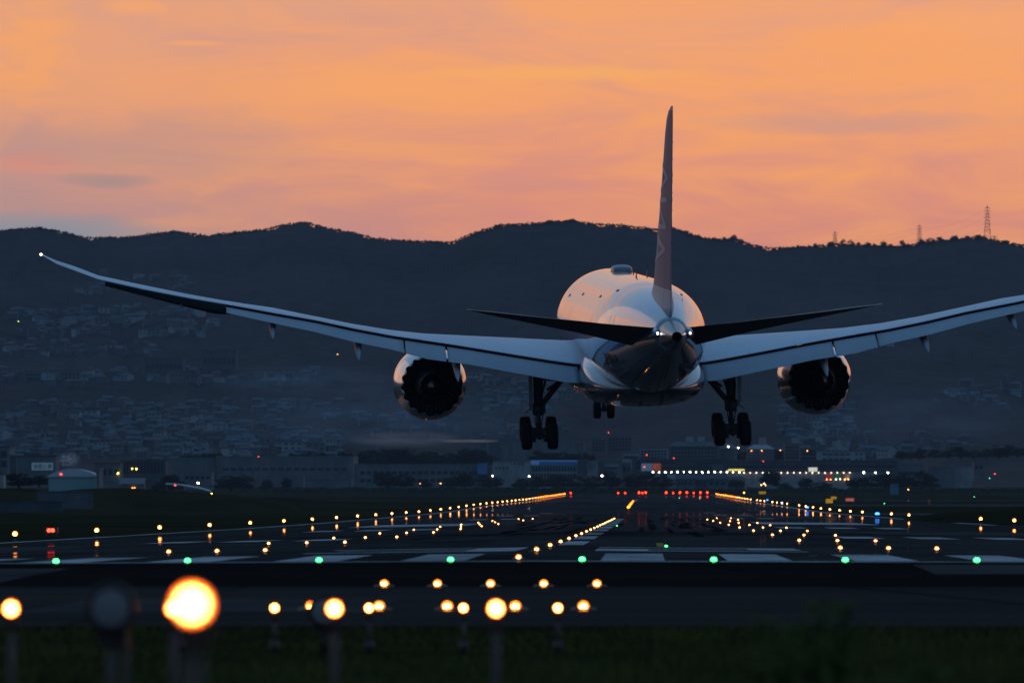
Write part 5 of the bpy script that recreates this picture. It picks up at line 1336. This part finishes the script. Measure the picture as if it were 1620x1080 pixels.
def house_mesh(kr, kw, kind, b=None, off=(0, 0, 0), sc=1, ang=0):
    new = b is None; b = b or MB(); i0 = len(b.v); w_, dp, h = (4.6, 4.0, 5.2); e_ = .5; rh = 2.0
    b.box(-w_, w_, -dp, dp, -4, h, 1)
    if kind == 0: b.face([(-w_ - e_, -dp - e_, h), (w_ + e_, -dp - e_, h), (w_ + e_, 0, h + rh), (-w_ - e_, 0, h + rh)]); b.face([(w_ + e_, dp + e_, h), (-w_ - e_, dp + e_, h), (-w_ - e_, 0, h + rh), (w_ + e_, 0, h + rh)]); b.face([(-w_, -dp, h), (-w_, 0, h + rh - .1), (-w_, dp, h)], 1); b.face([(w_, -dp, h), (w_, dp, h), (w_, 0, h + rh - .1)], 1)
    elif kind == 1:
        q = 2.2; b.face([(-w_ - e_, -dp - e_, h), (w_ + e_, -dp - e_, h), (w_ - q, 0, h + rh), (-w_ + q, 0, h + rh)]); b.face([(w_ + e_, dp + e_, h), (-w_ - e_, dp + e_, h), (-w_ + q, 0, h + rh), (w_ - q, 0, h + rh)]); b.face([(w_ + e_, -dp - e_, h), (w_ + e_, dp + e_, h), (w_ - q, 0, h + rh)]); b.face([(-w_ - e_, dp + e_, h), (-w_ - e_, -dp - e_, h), (-w_ + q, 0, h + rh)])
    else: b.box(-w_ - .2, w_ + .2, -dp - .2, dp + .2, h + .003, h + .4, 0)
    for x in (-2.8, 0, 2.8):
        for z in (1.2, 3.6): b.face([(x - .7, -dp - .05, z), (x + .7, -dp - .05, z), (x + .7, -dp - .05, z + 1.1), (x - .7, -dp - .05, z + 1.1)], 2)
    if new: return b.mesh('house', [HR[kr], HW[kw], HR[kr]])
    ca, sa = math.cos(ang) * sc, math.sin(ang) * sc
    for i in range(i0, len(b.v)): x, y, z = b.v[i]; b.v[i] = (x * ca - y * sa + off[0], x * sa + y * ca + off[1], z * sc + off[2])


HM_ = {(a, c, k): house_mesh(a, c, k) for a in range(4) for c in range(3) for k in range(3)}
ROWS = [(718, 0, 500, 19, 'lowest left', 3), (706, 0, 530, 19, 'second left', 3), (693, 0, 480, 19, 'third left', 3), (678, 0, 440, 20, 'fourth left', 3), (664, 10, 340, 20, 'fifth left', 3), (650, 30, 240, 20, 'sixth left', 3), (604, 180, 490, 16, 'pale middle left', 1), (596, 0, 130, 16, 'left edge', 3), (559, 0, 250, 15, 'upper left', 3),
        (529, 50, 330, 15, 'high left', 4), (513, 60, 340, 15, 'higher left', 4), (497, 10, 330, 15, 'long high left', 4), (466, 110, 190, 13, 'small high left', 3), (440, 215, 300, 12, 'topmost left', 3), (604, 745, 900, 15, 'centre upper', 3), (630, 745, 900, 14, 'centre middle', 4), (642, 745, 900, 18, 'centre lower', 5),
        (702, 1240, 1345, 12, 'right lowest', 2), (690, 1255, 1345, 12, 'right second', 2), (678, 1290, 1345, 12, 'right third', 2), (667, 1285, 1345, 12, 'right fourth', 2), (656, 1240, 1345, 12, 'right fifth', 2), (646, 1280, 1335, 12, 'right topmost', 2), (549, 1340, 1412, 11, 'under the right wing', 1), (626, 1500, 1610, 17, 'far right', 4), (724, 1370, 1440, 14, 'behind the hospital', 2)]
r = random.Random(21); nh = 0
for (y, x0, x1, st, nm, jy) in ROWS:
    k = 0; x = x0 + r.uniform(0, 6)
    while x < x1:
        yy_ = y + r.uniform(-jy, jy) + 2.0 * math.sin(x / 40)
        if r.random() < .80:
            k += 1; nh += 1; a, c, kk = r.randrange(4), r.randrange(3), r.choice((0, 0, 1, 1, 2)); d = on_hill(x, yy_)
            o = link('house', HM_[a, c, kk], loc=hill_pt(x, d)); o.rotation_euler = (0, 0, r.uniform(-.8, .8)); s_ = r.uniform(.62, 1.15) * (1 if d < 4600 else .9); o.scale = (s_ * r.uniform(.8, 1.5), s_, s_ * r.uniform(.8, 1.05))
            tag(o, '%s house with %s %s roof, %s in the %s street' % (HN[1][c], HN[0][a], ('gabled', 'hipped', 'flat')[kk], ordw(k), nm), 'house', 'houses on the slopes')
        x += st * r.uniform(.7, 1.3)
b = MB(); zones = [(0, 540, 640, 735, 620), (0, 500, 588, 612, 110), (0, 260, 545, 565, 50), (20, 340, 488, 534, 110), (745, 905, 598, 655, 50), (1235, 1350, 640, 722, 70), (1480, 1620, 600, 650, 30), (100, 330, 432, 475, 30), (560, 900, 655, 700, 60), (1360, 1620, 690, 725, 60)]
for x0, x1, y0, y1, n_ in zones:
    for _ in range(n_):
        x, y = r.uniform(x0, x1), r.uniform(y0, y1)
        if nz(x / 45, y / 14, 11) < -.12: continue
        d = on_hill(x, y); house_mesh(0, 0, r.choice((0, 1, 2)), b, hill_pt(x, d), r.uniform(.45, .85), r.uniform(-.9, .9))
tag(b.build('distant_houses', [HR[1], HW[1], HR[0]]), 'dense faint houses spread over the lower slopes', 'houses', kind='stuff')
print('HOUSES', nh)
for x0, x1, yt, yb, lb, bands, m in ((320, 374, 554, 588, 'broad dark apartment slab alone on the left slope', (.5,), BD), (228, 290, 567, 598, 'lower dark apartment slab left of the broad one', (.6,), BD), (38, 74, 588, 603, 'left block of the pale long hillside building', (.3, .7), BW2), (75, 128, 587, 603, 'middle block of the pale long hillside building', (.3, .7), BW2),
                                     (129, 147, 586, 603, 'short pale block at the right end of the long hillside building', (.5,), BW), (415, 465, 586, 602, 'pale wide terrace building above the misty slope', (.5,), BW2)):
    d = on_hill((x0 + x1) / 2, yb); bld('apartment_slab', x0, x1, yt, yb, d, m, lb, bands=bands, cols=8, rm=RD)


# ------------------------------------------------------------------ lattice pylons on the ridge
M_PYL = mat('pylon_steel', (.10, .09, .10), .6, metal=.3)


def pylon(px, ytop, ybase, arms, armw, base_w, label, d=6560):
    p = P(px, ybase, d); H = (ybase - ytop) * d / F; e = empty('pylon', p); b = MB(); n_ = 9; rr = .17
    def hw(u): return (base_w / 2) * (1 - u) ** 1.2 + .45 if u < 1 else .2
    q = [[Vector((sx * hw(i / n_), sy * hw(i / n_), H * i / n_)) for sx, sy in ((-1, -1), (1, -1), (1, 1), (-1, 1))] for i in range(n_ + 1)]
    for i in range(n_):
        for j in range(4):
            b.tube(q[i][j], q[i + 1][j], rr, n=4); b.tube(q[i][j], q[i + 1][(j + 1) % 4], rr * .6, n=4); b.tube(q[i][(j + 1) % 4], q[i + 1][j], rr * .6, n=4)
    b.tube((0, 0, H * .98), (0, 0, H + 1.2), .12, n=4); b.tube((0, 0, -5), (0, 0, 0), base_w * .3, n=4); b.build('tower', M_PYL, e)
    for i in range(arms):
        z = H * (.95 - .62 * i / max(1, arms - 1)); aw = armw * (.75 + .25 * (i % 2)); b = MB()
        for sx in (-1, 1): b.tube((0, 0, z + .8), (sx * aw, 0, z), .15, n=4); b.tube((0, 0, z - .1), (sx * aw, 0, z), .15, n=4); b.tube((sx * aw, 0, z), (sx * aw, 0, z - 1.3), .16, n=4)
        b.build('arm', M_PYL, e)
    tag(e, label, 'pylon', 'pylons on the ridge'); return p, H


pl = [pylon(1562, 326, 383, 8, 3.0, 6.0, 'tallest lattice pylon on the right ridge'), pylon(1454.5, 356, 392, 6, 2.6, 3.4, 'middle lattice pylon, shorter than the tallest', 6700), pylon(1321, 367, 388, 4, 2.2, 2.8, 'faintest and smallest lattice pylon, leftmost on the ridge', 6900)]
pylon(1573, 374, 384, 1, 3.2, 1.5, 'short T shaped pylon just right of the tallest', 6580)
for a, c, lb in ((0, 1, 'thin power line sagging between the tallest and the middle pylon'), (1, 2, 'thin power line sagging between the middle and the smallest pylon')):
    b = MB()
    for f in (.95, .70, .45):
        A = pl[a][0] + Vector((-2.6, 0, pl[a][1] * f - 1.3)); C = pl[c][0] + Vector((2.2, 0, pl[c][1] * f - 1.3))
        pts = [A.lerp(C, i / 16) - Vector((0, 0, 5 * 4 * (i / 16) * (1 - i / 16))) for i in range(17)]; b.path(pts, .045, 4)
    tag(b.build('power_line', M_PYL), lb, 'power line')
#@@END_TOWN
#@@HAZE
# ================================================================== air
HZ = bpy.data.materials.new('haze_air'); HZ.use_nodes = True; t = HZ.node_tree; t.nodes.clear()
o = t.nodes.new('ShaderNodeOutputMaterial'); v = t.nodes.new('ShaderNodeVolumePrincipled'); t.links.new(v.outputs[0], o.inputs['Volume'])
v.inputs['Color'].default_value = (.60, .68, .82, 1); v.inputs['Density'].default_value = 2.6e-5; v.inputs['Anisotropy'].default_value = 0
b = MB(); b.box(-9300, 9300, -4300, 8200, -2.6, 290); tag(b.build('haze', HZ), 'thin blue evening haze over the airfield and hills', 'haze', kind='stuff')


def puff(name, px, py, d, rx, ry, rz, dens, colr, label, seed, scale, loth=.45):
    c = P(px, py, d); b = MB(); b.ball((0, 0, 0), 1, n=20); o = b.build(name, None, loc=c) if False else link(name, b.mesh(name, []), loc=c); o.scale = (rx, rz, ry)
    m = bpy.data.materials.new(name); m.use_nodes = True; t = m.node_tree; t.nodes.clear(); o_ = t.nodes.new('ShaderNodeOutputMaterial'); v = t.nodes.new('ShaderNodeVolumePrincipled'); t.links.new(v.outputs[0], o_.inputs['Volume'])
    v.inputs['Color'].default_value = (*colr, 1); tc_ = t.nodes.new('ShaderNodeTexCoord')
    ln = t.nodes.new('ShaderNodeVectorMath'); ln.operation = 'LENGTH'; t.links.new(tc_.outputs['Object'], ln.inputs[0])
    fall = math_n(t, 'SUBTRACT', 1.0, ln.outputs['Value'], clamp=True)
    mp = t.nodes.new('ShaderNodeMapping'); mp.inputs[1].default_value = (seed, 0, 0); t.links.new(tc_.outputs['Object'], mp.inputs[0])
    f = noise_n(t, mp.outputs[0], scale, 4, .6); f = math_n(t, 'MULTIPLY', math_n(t, 'SUBTRACT', f, loth), 4, clamp=True)
    t.links.new(math_n(t, 'MULTIPLY', math_n(t, 'MULTIPLY', math_n(t, 'POWER', fall, .7), f), dens), v.inputs['Density'])
    o.data.materials.append(m); tag(o, label, 'smoke', kind='stuff')


puff('smoke', 742, 697.4, 4000, 17, .9, 9, .55, (1, .62, .45), 'thin pinkish streak of smoke drifting over the warehouses', 1, 1.6, .36)  # warm sunset light is put into the smoke colour
puff('smoke', 640, 694, 4050, 34, 5, 18, .035, (.95, .72, .62), 'broad faint tail of the pinkish smoke streak', 4, 1.8, .36)  # weaker sunset tint, likewise coloured into the smoke
puff('smoke', 109, 727, 3100, 5.2, 3.6, 4, 1.1, (1, .9, .9), 'small pale puff of smoke above the pale green hall', 2, 4.2, .50)
puff('mist', 480, 600, 4600, 75, 11, 60, .0035, (.62, .78, 1), 'patch of pale mist across the left hillside', 5, 2.2, .38)
puff('mist', 1450, 660, 4600, 90, 22, 60, .003, (.62, .78, 1), 'faint mist over the right hillside', 7, 2.2, .38)
puff('mist', 600, 660, 4300, 120, 20, 80, .003, (.62, .78, 1), 'faint mist low over the middle of the town', 9, 2.6, .38)
#@@END_HAZE
